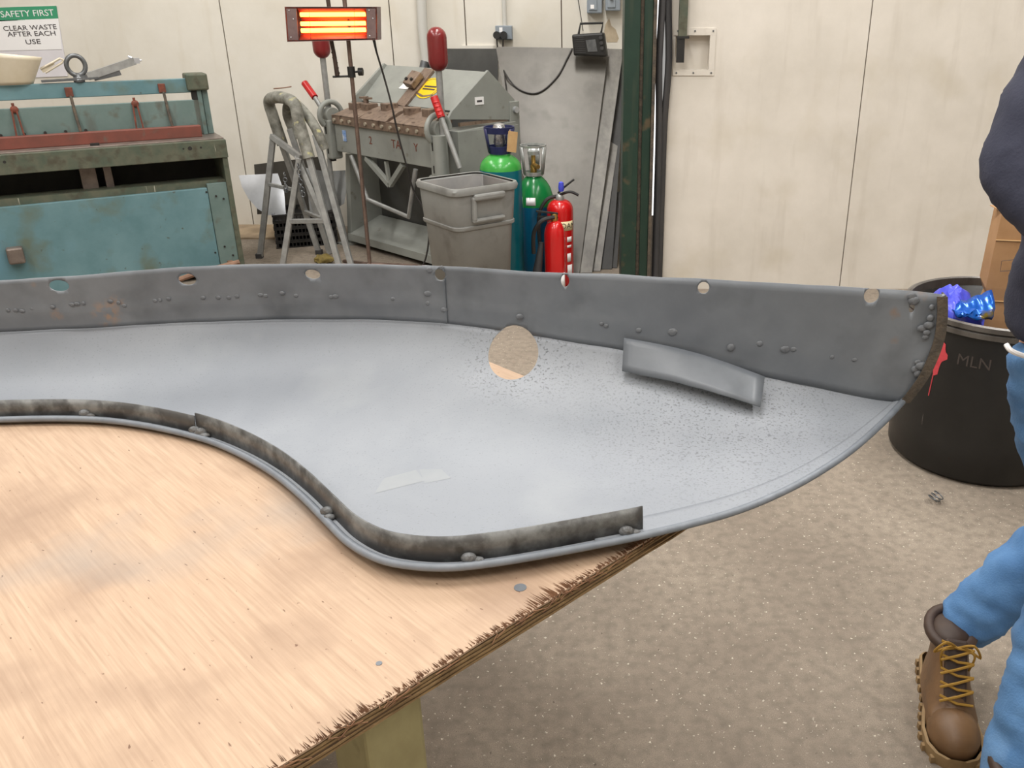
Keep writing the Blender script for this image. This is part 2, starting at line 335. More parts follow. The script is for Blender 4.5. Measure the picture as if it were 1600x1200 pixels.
# sliding door on the right
dr = thing('door_1', 'large off-white sliding door panel right of the green column', 'door', (0, YD, 0), kind='structure')
x0 = py(1047, 0, YD).x; xsm = py(1364, 0, YD).x
bx0, bx1 = py(1052, 80, YD).x, py(1117, 80, YD).x; bz0, bz1 = py(1085, 118, YD).z, py(1085, 44, YD).z
ix0, ix1, iz0, iz1 = bx0 - 0.0, bx1 - 0.03, bz0 + 0.03, bz1 - 0.035
p1 = G().b2((x0, 0, 0), (xsm - 0.003, 0.07, 4.5)).build('panel', M_['door'], dr)
cb = G().b2((ix0 + 0.01, -0.1, iz0), (ix1, 0.055, iz1)).build('c', M_['door'], dr); cut(p1, [cb]); bpy.data.objects.remove(cb)
G().b2((xsm + 0.003, 0, 0), (xsm + 1.25, 0.07, 4.5)).build('panel', M_['door'], dr)
G().b2((xsm + 1.256, 0, 0), (6.5, 0.07, 4.5)).build('panel', M_['door'], dr)
G().b2((x0, 0.07, 0), (6.5, 0.1, 4.5)).build('backing', M_['seam'], dr)
g = G()
g.b2((bx0, -0.006, bz0), (bx1, 0, iz0)); g.b2((bx0, -0.006, iz1), (bx1, 0, bz1)); g.b2((ix1, -0.006, iz0 + 0.0005), (bx1, 0, iz1 - 0.0005))
hb = g.build('handle_box_frame', M_['door'], dr)
for sx in (bx0 + 0.02, (bx0 + bx1) / 2, bx1 - 0.015):
    for sz in (bz0 + 0.014, bz1 - 0.014):
        G().cyl((sx, -0.009, sz), (sx, -0.005, sz), 0.005, 8).build('screw', M_['steel'], hb)
xr = py(1066, 40, YD).x
G().b2((xr - 0.022, -0.05, py(1066, 57, YD).z), (xr + 0.022, -0.012, 4.5)).build('bolt_rod', M_['dkgreen'], dr)
G().b2((xr - 0.03, -0.055, py(1066, 60, YD).z), (xr + 0.035, -0.01, py(1066, 56, YD).z)).build('rod_stop', M_['black'], dr)
G().b2((xr - 0.028, -0.05, py(1066, 97, YD).z), (xr + 0.012, -0.015, py(1066, 60, YD).z)).build('rod_grip', M_['black'], dr)
# column and seal
YC = 4.94
cx0, cx1, cxm = py(976, 0, YC).x, py(1031, 0, YC).x, py(1005, 0, YC).x
col = thing('steel_column', 'dark green painted steel column with rust near its foot', 'column', ((cx0 + cx1) / 2, YC, 0), kind='structure')
G().b2((cx0, YC - 0.02, 0), (cxm - 0.012, YC + 0.33, 4.5)).build('web_plate', M_['green'], col, wld=True, bevel=0.004)
G().b2((cxm + 0.008, YC, 0), (cx1 - 0.03, YC + 0.2, 4.5)).build('flange_plate', M_['green'], col, wld=True, bevel=0.004)
G().b2((cxm - 0.013, YC + 0.012, 0), (cxm + 0.009, YC + 0.1, 4.5)).build('joint_strip', M_['rustedge'], col, wld=True)
G().b2((cx1 - 0.03, YC - 0.012, 0), (cx1 - 0.012, YC + 0.1, 4.5)).build('edge_angle', M_['rustedge'], col, wld=True)
tag(G().b2((0.262, YC + 0.34, 0), (0.3, YW - 0.001, 4.5)).build('wall_return', M_['wall']), 'short return wall hidden behind the green column', 'wall', kind='structure')
sl = thing('trim_1', 'black rubber door seal with a thin slit of daylight beside the green column', 'seal', (cx1, YD - 0.05, 0), kind='structure')
G().b2((cx1 - 0.012, YD + 0.1, 0.42), (cx1 + 0.03, YD + 0.11, 4.5)).build('daylight_gap', M_['daylight'], sl, wld=True)
def wav(x0_, amp, w, t, ph):
    g = G(); L = []
    for i in range(60):
        z = 4.5 * i / 59; x = x0_ + amp * math.exp(-((z - 1.28) / 0.22) ** 2) * math.sin(ph)
        L.append((x, z))
    rows = [[V((x - w / 2, YD - 0.06, z)), V((x + w / 2, YD - 0.06 - t, z))] for x, z in L]
    return g.grid(rows)
wav(cx1 + 0.016, 0.012, 0.03, 0.02, -1).build('seal_lip', M_['rubber'], sl, wld=True, solid=0.012)
wav(cx1 + 0.044, 0.018, 0.03, -0.02, 1).build('seal_lip', M_['rubber'], sl, wld=True, solid=0.014)
G().b2((cx1 + 0.06, YD - 0.04, 0), (x0 + 0.004, YD + 0.02, 4.5)).build('seal_edge', M_['rustedge'], sl, wld=True)
# ------------------------------------------------------------------ plywood bench
TZ = 0.8
R_ = V((0.697, 0.717, 0)).normalized(); A_ = math.atan2(R_.y, R_.x)
CORN = V((0.294, 1.348, 0))
bt = thing('plywood_board', 'scuffed pale plywood board under the grey panel with a splintered edge', 'board', (CORN.x, CORN.y, TZ), A_)
BL, BW = 1.32, 1.5       # along local -x, along local +y
n = 9; th = 0.027 / n
random.seed(3)
for i in range(n):
    zt = -i * th; ins = random.uniform(0, 0.0016) + (0.0 if i % 2 == 0 else 0.0016)
    # local y=0 side is the long right-hand edge seen in the photo
    rows = []
    m = 60
    g = G(); lo = []; up = []
    for j in range(m + 1):
        x = -BL * j / m; w = ins + 0.0018 * noise.noise(V((x * 14, i * 3.1, 0))) + (0.002 * noise.noise(V((x * 40, 5, 0))) if i == 0 else 0)
        lo.append((x, w))
    poly = lo + [(-BL, BW), (0, BW)]
    g.prism(poly, -th * 0.96, Matrix.Translation((0, 0, zt)))
    g.build('veneer', M_['ply'] if i == 0 else (M_['ply_a'] if i % 2 == 0 else M_['ply_b']), bt)
g = G()
for j in range(1100):
    x = -random.uniform(0.0, BL); ln = random.uniform(0.004, 0.030) * (0.5 + max(0, noise.noise(V((x * 9, 0, 2)))) * 1.6); w = random.uniform(0.0002, 0.00065)
    y = random.uniform(-0.002, 0.004)
    g.add([(x - w, y, 0.0004), (x + w, y, 0.0004), (x + random.uniform(-.002, .002), y + ln, 0.0006), (x, y, 0.0016 + random.uniform(0, 0.001))], [(0, 1, 2), (0, 2, 3), (1, 3, 2), (0, 3, 1)])
for j in range(60):
    x = -random.uniform(0.2, 0.95)
    g.tube([(x, 0.002, -0.001), (x + random.uniform(-.01, .01), -0.003, 0.001 - random.uniform(0, .004)), (x + random.uniform(-.03, .03), -0.004, -random.uniform(0.002, .012))], 0.0007, 4)
tag(g.build('splinters', M_['splinter'], bt), kind='stuff')
for x, y, r in ((-0.515, 0.05, 0.009), (-0.74, 0.06, 0.004), (-0.62, 0.33, 0.007)):
    G().lathe([(r, 0), (r, 0.0007)], 14, Matrix.Translation((x, y, 0))).build('filler_spot', M_['flange'], bt)
# trestle under the board
tr = thing('trestle', 'timber trestle post in yellowish wrapping under the plywood edge', 'trestle', (-0.30, 0.93, 0), A_)
G().b2((-0.045, -0.05, 0), (0.045, 0.05, 0.70)).build('post', M_['timber'], tr, bevel=0.006)
G().b2((-0.035, -0.02, 0.70), (0.035, 1.1, 0.772)).build('cross_beam', M_['timber'], tr, bevel=0.004)
G().b2((-0.045, 0.95, 0), (0.045, 1.05, 0.70)).build('post', M_['timber'], tr, bevel=0.006)
G().b2((-0.3, -0.045, 0.0), (-0.05, 0.045, 0.05)).build('foot', M_['timber'], tr)
# ------------------------------------------------------------------ the grey wing panel
wing = thing('wing_panel', 'grey primed car wing lying inside up on the plywood board', 'car panel', (-0.1, 1.4, TZ))
Bk = [(-330, 690, .812), (-150, 664, .812), (0, 656, .812), (130, 655, .812), (220, 664, .812), (310, 684, .812), (370, 707, .812), (425, 738, .814), (470, 774, .816), (510, 814, .818), (545, 848, .820), (590, 873, .822), (640, 884, .824),
      (700, 887, .825), (770, 880, .825), (850, 867, .825), (930, 852, .825), (1000, 838, .825), (1080, 819, .829), (1150, 799, .836), (1210, 775, .844), (1270, 744, .853), (1330, 704, .864), (1380, 660, .876), (1413, 625, .886)]
Kk = [(-330, 525), (-150, 520), (0, 515), (110, 510), (200, 505), (300, 500), (380, 497), (450, 495), (510, 495), (560, 495), (605, 496), (650, 498), (690, 501), (730, 506), (780, 513), (840, 522), (905, 533), (975, 545), (1050, 558), (1120, 571), (1190, 585), (1250, 597), (1310, 610), (1370, 623), (1411, 630)]
Tk = [(-330, 455), (-150, 446), (0, 437), (100, 431), (150, 427), (250, 419), (350, 413), (450, 411), (550, 411), (690, 415), (770, 420), (850, 425), (950, 428), (1050, 433), (1200, 441), (1320, 448), (1410, 453), (1471, 460)]
def ztop(x):
    P = [(-400, 1.03), (0, 1.035), (300, 1.05), (690, 1.082), (1100, 1.085), (1500, 1.06)]
    for a, b in zip(P[:-1], P[1:]):
        if a[0] <= x <= b[0]: return a[1] + (b[1] - a[1]) * (x - a[0]) / (b[0] - a[0])
T3 = crom([pz(x, y, ztop(x)) for x, y in Tk], 8)
def yT(x):
    for a, b in zip(T3[:-1], T3[1:]):
        if a.x <= x <= b.x: return a.y + (b.y - a.y) * (x - a.x) / max(1e-6, b.x - a.x)
    return T3[0].y if x < T3[0].x else T3[-1].y
def under(x, y, off=0.0):
    P = py(x, y, 1.5)
    for _ in range(12): P = py(x, y, yT(P.x) + off)
    return P
zend = under(1413, 626).z
Bk = [(x, y, z if z < .8251 else .825 + (z - .825) * (zend - .825) / .061) for x, y, z in Bk]
NS = 8
B3 = crom([pz(*q) for q in Bk], NS); K3 = crom([under(x, y, 0.004) for x, y in Kk], NS)
K3[-1] = B3[-1] + V((0.004, 0.004, 0.004))
def section(B, K, u):
    d = V((K.x - B.x, K.y - B.y, 0)); L = max(d.length, 1e-5); e = d / L; dz = K.z - B.z
    P1 = B + d * 0.52 + V((0, 0, -0.003)); P2 = V((K.x, K.y, 0)) - e * min(0.05, 0.25 * L); P2.z = B.z + 0.08 * dz
    w = 1 - u
    return B * w ** 3 + P1 * (3 * w * w * u) + P2 * (3 * w * u * u) + K * u ** 3
NU = 26
SURF = [[section(B, K, j / NU) for j in range(NU + 1)] for B, K in zip(B3, K3)]
def hit(x, y):
    best = None
    for i, r in enumerate(SURF):
        for j, P in enumerate(r):
            q = proj(P); d = (q[0] - x) ** 2 + (q[1] - y) ** 2
            if best is None or d < best[0]: best = (d, i, j)
    _, i, j = best; i = min(max(i, 1), len(SURF) - 2); j = min(max(j, 1), NU - 1)
    nn = (SURF[i + 1][j] - SURF[i - 1][j]).cross(SURF[i][j + 1] - SURF[i][j - 1]).normalized()
    P = SURF[i][j]; d = ray(x, y); t = (P - V((0, 0, H))).dot(nn) / d.dot(nn)
    if nn.z < 0: nn = -nn
    return V((0, 0, H)) + d * t, nn
def dirt(m, c, r0, r1, amt, scale, col=(74, 76, 80), lo=0.56, hi=0.64):          # dust specks round a spot on the panel
    nt = m.node_tree; N = nt.nodes; L = nt.links; b = N['Principled BSDF']; src = b.inputs['Base Color'].links[0].from_socket
    tc = N.new('ShaderNodeTexCoord'); ds = N.new('ShaderNodeVectorMath'); ds.operation = 'DISTANCE'; L.new(tc.outputs['Object'], ds.inputs[0]); ds.inputs[1].default_value = c
    mr = N.new('ShaderNodeMapRange'); mr.inputs[1].default_value = r0; mr.inputs[2].default_value = r1; mr.inputs[3].default_value = amt; mr.inputs[4].default_value = 0; L.new(ds.outputs['Value'], mr.inputs[0])
    nz = N.new('ShaderNodeTexNoise'); nz.inputs['Scale'].default_value = scale; nz.inputs['Detail'].default_value = 3; L.new(tc.outputs['Object'], nz.inputs['Vector'])
    th_ = N.new('ShaderNodeMapRange'); th_.inputs[1].default_value = lo; th_.inputs[2].default_value = hi; L.new(nz.outputs['Fac'], th_.inputs[0])
    mu = N.new('ShaderNodeMath'); mu.operation = 'MULTIPLY'; L.new(mr.outputs[0], mu.inputs[0]); L.new(th_.outputs[0], mu.inputs[1])
    mx = N.new('ShaderNodeMixRGB'); mx.inputs[2].default_value = srgb(col); L.new(mu.outputs[0], mx.inputs[0]); L.new(src, mx.inputs[1]); L.new(mx.outputs[0], b.inputs['Base Color'])
wl = V((-0.1, 1.4, TZ))
dirt(M_['primer'], hit(815, 556)[0] - wl, 0.05, 0.15, 0.8, 190)
dirt(M_['primer'], hit(1130, 650)[0] - wl, 0.1, 0.38, 0.55, 210)
for qx, qy, rr in ((168, 488, 0.035), (92, 490, 0.018), (55, 443, 0.010), (185, 470, 0.02)): dirt(M_['flange'], under(qx, qy) - wl, 0.2 * rr, rr, 0.85, 60, (150, 118, 92), 0.42, 0.58)
skin = G().grid(SURF).build('skin', M_['primer'], wing, wld=True, solid=0.0016)
hc, hn = hit(802, 553)
hn = (hn - ray(802, 553).normalized() * 0.9).normalized()
he = V((1, 0, 0)); hu = hn.cross(he).normalized(); he = hu.cross(hn)
hM = Matrix((he.to_4d(), hu.to_4d(), hn.to_4d(), (0, 0, 0, 1))).transposed(); hM[3] = (0, 0, 0, 1); hM.translation = hc - hn * 0.12
fh = G().prism([(0.0505 * math.cos(2 * PI * k / 48), 0.0555 * math.sin(2 * PI * k / 48)) for k in range(48)], 0.24, hM).build('c', M_['primer'])
# hole seen round from the front of the steep wall: axis follows the wall
cut(skin, [fh], True)
E3 = crom([B3[-1] + V((0, 0, .0)), under(1443, 584), under(1464, 535), under(1471, 495), under(1471, 461)], 8)
def eZ(x):
    for a, b in zip(E3[:-1], E3[1:]):
        if a.x <= x <= b.x: return a.z + (b.z - a.z) * (x - a.x) / max(1e-6, b.x - a.x)
    return E3[0].z if x < E3[0].x else E3[-1].z - 0.03
# mounting strips
def yz_strip(i0, i1, off, seed, top=True):
    rows = []
    n_ = 150
    for i in range(n_ + 1):
        f = i0 + (i1 - i0) * i / n_
        T = T3[int(f)].lerp(T3[min(int(f) + 1, len(T3) - 1)], f - int(f))
        # crease below this x
        kz = None
        for a, b in zip(K3[:-1], K3[1:]):
            if a.x <= T.x <= b.x: kz = a.lerp(b, (T.x - a.x) / max(1e-6, b.x - a.x))
        if kz is None and T.x > 0: kz = V((T.x, T.y, eZ(T.x)))
        elif kz is None: kz = K3[0]
        r = []
        for j in range(13):
            v = j / 12; P = V((T.x, T.y + off, kz.z - 0.002 + (T.z - kz.z + 0.002) * v))
            P.y += 0.0035 * noise.noise(V((T.x * 22 + seed, v * 2.5, seed))) * math.sin(PI * min(1, v * 1.3)) - 0.003 * math.exp(-((v - 0.33) / 0.08) ** 2) * (0.5 + 0.5 * noise.noise(V((T.x * 30, seed, 0))))
            P.z += 0.0015 * noise.noise(V((T.x * 12, 3, seed))) * (1 if j in (0, 12) else 0)
            r.append(P)
        rows.append(r)
    return G().grid(rows)
def idx(px):
    X = [proj(p)[0] for p in T3]
    for i in range(len(X) - 1):
        if X[i] <= px <= X[i + 1]: return i + (px - X[i]) / (X[i + 1] - X[i])
    return len(X) - 1.0001
sl_ = yz_strip(0, idx(694), -0.006, 1.0).build('mounting_strip', M_['flange'], wing, wld=True, solid=0.0022)
sr_ = yz_strip(idx(660), len(T3) - 1.001, -0.002, 5.0).build('mounting_strip', M_['flange'], wing, wld=True, solid=0.0022)
sl_['label'] = 'smooth grey mounting strip with slots'; sr_['label'] = 'hammered grey mounting strip with bolt holes'
cuts_l, cuts_r = [], [fh]
def slot(x, y, w, h):
    P = under(x, y); d = ray(x, y).normalized(); sc = (P - V((0, 0, H))).dot(V((0, math.cos(PITCH), -math.sin(PITCH)))) / F_PX
    M = Matrix.Translation(P - V((0, 0.05, 0))) @ Matrix.Rotation(-PI / 2, 4, 'X')
    a = w * sc / 2; b = h * sc / 2 * 1.08; poly = []
    for k in range(20):
        an = 2 * PI * k / 20; poly.append((a * math.cos(an), b * math.sin(an)))
    return G().prism(poly, 0.1, M).build('c', M_['flange'])
for q in ((95, 445, 30, 17), (295, 435, 27, 17), (490, 427, 25, 14)): cuts_l.append(slot(*q))
s0 = slot(688, 428, 17, 18); cuts_l.append(s0); cuts_r.append(s0)
for q in ((883, 438, 13, 19), (1099, 449, 18, 18), (1361, 461, 24, 23), (1424, 481, 9, 14)): cuts_r.append(slot(*q))
cut(sl_, cuts_l); cut(sr_, cuts_r)
for c in set(cuts_l + cuts_r): bpy.data.objects.remove(c)
# weld spots and rivets along the strips
def blob(x, y, r, off=-0.006, flat=0.6):
    P = under(x, y, off); r *= 1.0; return G().ell(P, (r * random.uniform(1, 1.6), r * flat * 0.7, r), 10, 7).build('weld_spot', M_['spot'], wing, wld=True)
for x, y in ((12, 485), (24, 485), (34, 486), (50, 483), (82, 480), (112, 476), (120, 475), (130, 474), (172, 471), (185, 473), (194, 478), (242, 470), (250, 469), (263, 467), (317, 465), (341, 465), (357, 465), (370, 463), (407, 461), (415, 462), (441, 458), (463, 462), (517, 464), (524, 463), (614, 467)):
    blob(x, y, 0.0042, -0.0085)
for x, y, r in ((671, 422, .006), (669, 459, .006), (669, 474, .005), (694, 484, .005), (812, 495, .006), (690, 418, .004)): blob(x, y, r, -0.008)
for x, y, r in ((940, 506, .004), (947, 509, .004), (998, 516, .005), (1051, 519, .008), (1142, 543, .008), (1187, 537, .006), (1227, 546, .007), (1240, 546, .005), (1300, 558, .004), (1335, 562, .004)): blob(x, y, r, -0.005)
random.seed(11)
for x, y in ((1425, 463), (1428, 470), (1441, 513), (1448, 520), (1452, 508), (1446, 527), (1435, 566), (1430, 577), (1441, 572), (1436, 584), (1456, 480), (1454, 497)): blob(x, y, random.uniform(.005, .009), -0.006, 0.7)
# wired bead along the outer edge
G().tube([p + V((0, 0, 0.0005)) for p in B3], 0.0062, 10).build('wired_edge', M_['bead'], wing, wld=True)
# end of the panel: return flange
G().tube(E3, 0.007, 8).build('end_edge', M_['bead'], wing, wld=True)
rows = [[p + V((-0.012, -0.010, 0)), p + V((0.006, -0.012, 0)), p + V((0.008, 0.018, 0))] for p in E3]
G().grid(rows, False).build('end_return', M_['rustedge'], wing, wld=True, solid=0.003)
# folded hem along the tail
rows = []
for i in range(16 * NS, len(SURF)):
    B, K = B3[i], K3[i]; L = (K - B).length; uw = min(1.0, 0.036 / max(L, 1e-4) * 0.9)
    rows.append([section(B, K, uw * j / 5) + V((0, 0, 0.0022)) for j in range(6)])
G().grid(rows).build('hem', M_['primer'], wing, wld=True, solid=0.002)
# upright lip strip round the wheel arch, in two lengths
def lip(i0, i1, off, h):
    rows = []
    for i in range(i0, i1 + 1):
        t = (B3[min(i + 1, len(B3) - 1)] - B3[max(i - 1, 0)]); nn = V((-t.y, t.x, 0)).normalized()
        P = B3[i] + nn * off
        rows.append([P + V((0, 0, -0.002)), P + nn * 0.001 + V((0, 0, h * 0.5)), P + nn * 0.003 + V((0, 0, h))])
    return G().grid(rows)
j1 = next(i for i, p in enumerate(B3) if proj(p)[0] > 300); j2 = next(i for i, p in enumerate(B3) if proj(p)[0] > 1003)
a_ = lip(0, j1, 0.010, 0.036).build('lip_strip', M_['strip'], wing, wld=True, solid=0.0022); b_ = lip(j1, j2, 0.013, 0.041).build('lip_strip', M_['strip'], wing, wld=True, solid=0.0022)
a_['label'] = 'bare metal lip strip on the arch'; b_['label'] = 'bare metal lip strip on the tail'
random.seed(5)
for x in (130, 296, 312, 505, 735, 985):
    i = min(range(len(B3)), key=lambda k: abs(proj(B3[k])[0] - x)); t = (B3[i + 1] - B3[i - 1]); nn = V((-t.y, t.x, 0)).normalized()
    g = G().ell(B3[i] + nn * 0.008 + V((0, 0, 0.008)), (0.012, 0.007, 0.009), 10, 7)
    g.ell(B3[i] + t.normalized() * 0.012 + nn * 0.006 + V((0, 0, 0.005)), (0.010, 0.006, 0.005), 10, 6)
    g.build('weld_lump', M_['weld'], wing, wld=True)
# loose bracket plate by the crease
TL, TR_, BR, BL_ = under(975, 528, -0.012), under(1195, 589, -0.03), hit(1188, 636)[0], hit(972, 580)[0]
BR = BR.lerp(V((0, 0, H)), 0.02); BL_ = BL_.lerp(V((0, 0, H)), 0.012)
rows = []
for i in range(15):
    u = i / 14; a = TL.lerp(TR_, u) + V((0, 0, 0.010 * math.sin(PI * u))); b = BL_.lerp(BR, u) + V((0, 0, 0.006 * math.sin(PI * u) + 0.002 * noise.noise(V((u * 9, 0, 0)))))
    rows.append([a.lerp(b, j / 5) for j in range(6)])
G().grid(rows).build('bracket_plate', M_['flange'], wing, wld=True, solid=0.002)
# two faint filler patches lying on the skin
for q in (((600, 748), (650, 735), (664, 752), (585, 772)), ((655, 734), (690, 734), (704, 748), (664, 756))):
    rows = []
    for i in range(7):
        rows.append([])
        for j in range(5):
            a = V(q[0]).lerp(V(q[1]), i / 6); b = V(q[3]).lerp(V(q[2]), i / 6); c = a.lerp(b, j / 4); rows[-1].append(hit(c[0], c[1])[0] + V((0, 0, 0.0011)))
    G().grid(rows).build('filler_patch', M_['filler'], wing, wld=True)
# ------------------------------------------------------------------ guillotine shear
S0 = pz(385, 428); sh = thing('guillotine_shear', 'old blue and green guillotine shear standing at the left wall', 'shear', S0, math.radians(32))
XL = -2.2
G().b2((XL, 0, 0.722), (0, 0.55, 0.765)).b2((XL, -0.012, 0.722), (0.004, 0.03, 0.826)).build('table_front', M_['dkgreen'], sh, bevel=0.003)
G().b2((XL, 0.02, 0.768), (0.0, 0.5, 0.834)).build('table_bed', M_['bedsteel'], sh, bevel=0.003)
G().b2((-0.03, -0.005, 0), (0.0, 0.55, 0.722)).build('end_frame', M_['dkgreen'], sh, bevel=0.003)
G().b2((XL, -0.005, 0), (XL + 0.03, 0.55, 0.722)).build('end_frame', M_['dkgreen'], sh)
G().b2((-0.14, 0.004, 0.02), (-0.03, 0.03, 0.575)).build('side_post', M_['teal'], sh, bevel=0.002)
G().b2((XL + 0.03, 0.0, 0.03), (-0.143, 0.03, 0.553)).build('front_panel', M_['blue'], sh, bevel=0.003)
G().b2((XL + 0.03, 0.03, 0.545), (-0.03, 0.16, 0.59)).build('shelf', M_['dkgreen'], sh)
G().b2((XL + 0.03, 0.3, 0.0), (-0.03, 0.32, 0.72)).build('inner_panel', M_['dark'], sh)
G().b2((-0.78, 0.12, 0.58), (-0.70, 0.2, 0.72)).b2((-0.66, 0.12, 0.58), (-0.62, 0.2, 0.72)).build('inner_bracket', M_['bedsteel'], sh)
G().b2((XL, 0.12, 0.834), (-0.10, 0.17, 0.90)).build('blade_beam', M_['redbeam'], sh, bevel=0.004)
G().b2((XL, 0.19, 0.84), (-0.105, 0.215, 1.04)).build('back_panel', M_['teal'], sh, bevel=0.003)
G().b2((XL, 0.235, 1.078), (-0.10, 0.265, 1.158)).build('top_rail', M_['blue'], sh, bevel=0.004)
g = G().b2((-0.125, 0.2, 1.09), (-0.005, 0.33, 1.185)); g.build('end_housing', M_['dkgreen'], sh, bevel=0.01)
G().b2((-0.075, 0.22, 0.834), (-0.05, 0.4, 1.09)).b2((-0.045, 0.24, 0.834), (-0.012, 0.4, 1.09)).build('end_upright', M_['teal'], sh, bevel=0.003)
G().b2((-0.105, 0.225, 1.035), (-0.075, 0.25, 1.09)).build('clamp_block', M_['dark'], sh)
for x in (-0.74, -0.262):
    c = G().b2((x - 0.018, 0.215, 1.085), (x + 0.02, 0.234, 1.135)).build('hanger', M_['rustlink'], sh, bevel=0.003)
    G().tube([(x + 0.004, 0.205, 1.09), (x + 0.006, 0.18, 1.0), (x + 0.012, 0.16, 0.9)], 0.008, 8).build('rod', M_['rustedge'], c)
for x in (-1.02, -0.424):
    c = G().tube([(x, 0.185, 1.068), (x, 0.185, 1.04)], 0.007, 8).ell((x + .002, 0.185, 1.035), (0.02, 0.012, 0.02)).build('turnbuckle', M_['rustlink'], sh)
    for d in (-0.018, 0.018): G().tube([(x + d * 0.6, 0.18, 1.03), (x + d, 0.165, 0.9)], 0.005, 6).build('link', M_['rustlink'], c)
for x in (-1.11, -1.0, -0.9, -0.8, -0.7): G().cyl((x, 0.188, 0.905), (x, 0.17, 0.905), 0.008, 10).build('bolt', M_['dark'], sh)
for x, r in ((-0.235, .005), (-0.20, .012), (-0.14, .006), (-1.12, .008)): G().cyl((x, -0.013, 0.79), (x, -0.0115, 0.79), r, 10).build('bolt_hole', M_['dark'], sh)
G().b2((-0.70, 0.05, 0.834), (-0.655, 0.08, 0.846)).build('gauge_stop', M_['black'], sh)
for x, z in ((-0.15, 0.53), (-0.10, 0.50), (-0.06, 0.48), (-0.10, 0.19), (-0.16, 0.16), (-0.06, 0.13)): G().cyl((x, -0.003, z), (x, 0.006, z), 0.006, 8).build('rivet', M_['dark'], sh)
G().b2((-1.22, -0.06, 0.25), (-1.14, 0.0, 0.34)).build('latch', M_['bedsteel'], sh, bevel=0.01)
G().tube([(-0.56, -0.18, 0.04), (-0.3, -0.14, 0.085), (-0.05, -0.11, 0.11)], 0.016, 8).b2((-0.56, -0.2, 0.0), (-0.52, -0.0, 0.03)).b2((-0.1, -0.13, 0.0), (-0.07, 0.0, 0.10)).build('treadle_bar', M_['stick'], sh)
def sw(x, y, z): return MW[sh.name] @ V((x, y, z))
# things lying on top of the shear rail
rz = 1.158
ax = math.radians(32)
eb = thing('eye_bolt', 'large grey lifting eye bolt standing on the shear top rail', 'eye bolt', sw(-0.675, 0.25, rz + 0.001), ax)
G().tube([(0.046 * math.cos(a), 0, 0.088 + 0.052 * math.sin(a)) for a in [2 * PI * k / 28 for k in range(28)]], 0.0125, 10, True).build('ring', M_['steel'], eb)
G().lathe([(0.028, 0.0), (0.030, 0.012), (0.016, 0.03), (0.014, 0.045)], 16).build('shank', M_['steel'], eb)
cl = thing('jack_bar', 'grey folded steel jack bar lying across the shear top rail', 'tool', sw(-0.6, 0.25, rz), ax)
G().bar((-0.26, 0, 0.012), (0.02, 0, 0.02), 0.05, 0.012).bar((-0.1, 0.0, 0.02), (0.02, 0, 0.035), 0.03, 0.02).build('base_plate', M_['steel'], cl)
G().bar((-0.03, 0, 0.028), (0.225, 0, 0.105), 0.04, 0.04).build('arm', M_['galv'], cl)
G().bar((0.0, 0, 0.018), (0.14, 0, 0.045), 0.03, 0.028).build('lower_arm', M_['steel'], cl)
G().tube([(0.195, 0, 0.13), (0.235, 0, 0.108), (0.262, 0, 0.106)], 0.006, 6).b2((0.22, -0.02, 0.09), (0.25, 0.02, 0.12)).build('end_nut', M_['bright'], cl)
pf = thing('plastic_funnel', 'cream plastic scoop with a slotted handle lying on the shear', 'scoop', sw(-0.98, 0.26, rz), ax)
g = G(); prof = []
rows = []
for j in range(9):
    v = j / 8
    rows.append([V((-0.02 + (0.17 - 0.07 * v) * math.cos(a), 0.08 * math.sin(a) * (1 - 0.4 * v), 0.155 * (1 - v) - 0.03 * (1 - v) * math.cos(a) * 0.7 + 0.0)) for a in [2 * PI * k / 28 for k in range(29)]])
g.grid(rows).build('bowl', M_['plast'], pf, solid=0.003)
hnd = G()
hnd.tube([(0.13, 0, 0.075), (0.19, -0.01, 0.105), (0.235, -0.01, 0.128), (0.25, -0.01, 0.12), (0.24, -0.01, 0.105), (0.15, 0, 0.055)], 0.006, 8).build('handle', M_['plast'], pf)
G().plate([(0.13, 0, 0.075), (0.2, -0.005, 0.108), (0.205, -0.005, 0.098), (0.14, 0, 0.055)], 0.003).build('handle_web', M_['plast'], pf)
# safety sign
Ys = YW - 0.004
sg = thing('safety_sign', 'paper safety sign with a green header taped to the wall', 'sign', py(30, 60, Ys), 0)
def wq(q, Y): return [py(x, y, Y) for x, y in q]
G().plate(wq([(-40, 14), (88, 9), (106, 119), (-22, 124)], Ys), 0.003).build('sleeve', M_['lilac'], sg, wld=True)
G().plate(wq([(-40, 13), (88, 9), (91, 29), (-37, 35)], Ys - 0.003), 0.002).build('header', M_['signgreen'], sg, wld=True)
G().plate(wq([(-36, 33), (91, 29), (97, 77), (-30, 80)], Ys - 0.003), 0.002).build('notice', M_['white'], sg, wld=True)
def wtext(name, s, x0_, y0_, x1_, y1_, hpx, m, parent, Y):
    a, b = py(x0_, y0_, Y), py(x1_, y1_, Y); sc = (b - a).length
    ang = math.atan2(b.z - a.z, b.x - a.x); c = (a + b) / 2
    M = Matrix.Translation(c) @ Matrix.Rotation(-ang, 4, 'Y') @ Matrix.Rotation(PI / 2, 4, 'X')
    t = text(name, s, 1, Matrix.Identity(4), m)
    w = max(v.co.x for v in t.data.vertices) - min(v.co.x for v in t.data.vertices)
    hh = max(v.co.y for v in t.data.vertices) - min(v.co.y for v in t.data.vertices)
    hz = (py(c.x, 0, Y), 0)
    hm = (py((x0_ + x1_) / 2, y0_ - hpx / 2, Y) - py((x0_ + x1_) / 2, y0_ + hpx / 2, Y)).length
    S = Matrix.Diagonal((sc / w, hm / hh, 1, 1)); Mi = MW[parent.name].inverted()
    for v in t.data.vertices: v.co = Mi @ (M @ (S @ v.co))
    t.parent = parent; MW[t.name] = MW[parent.name]; return t
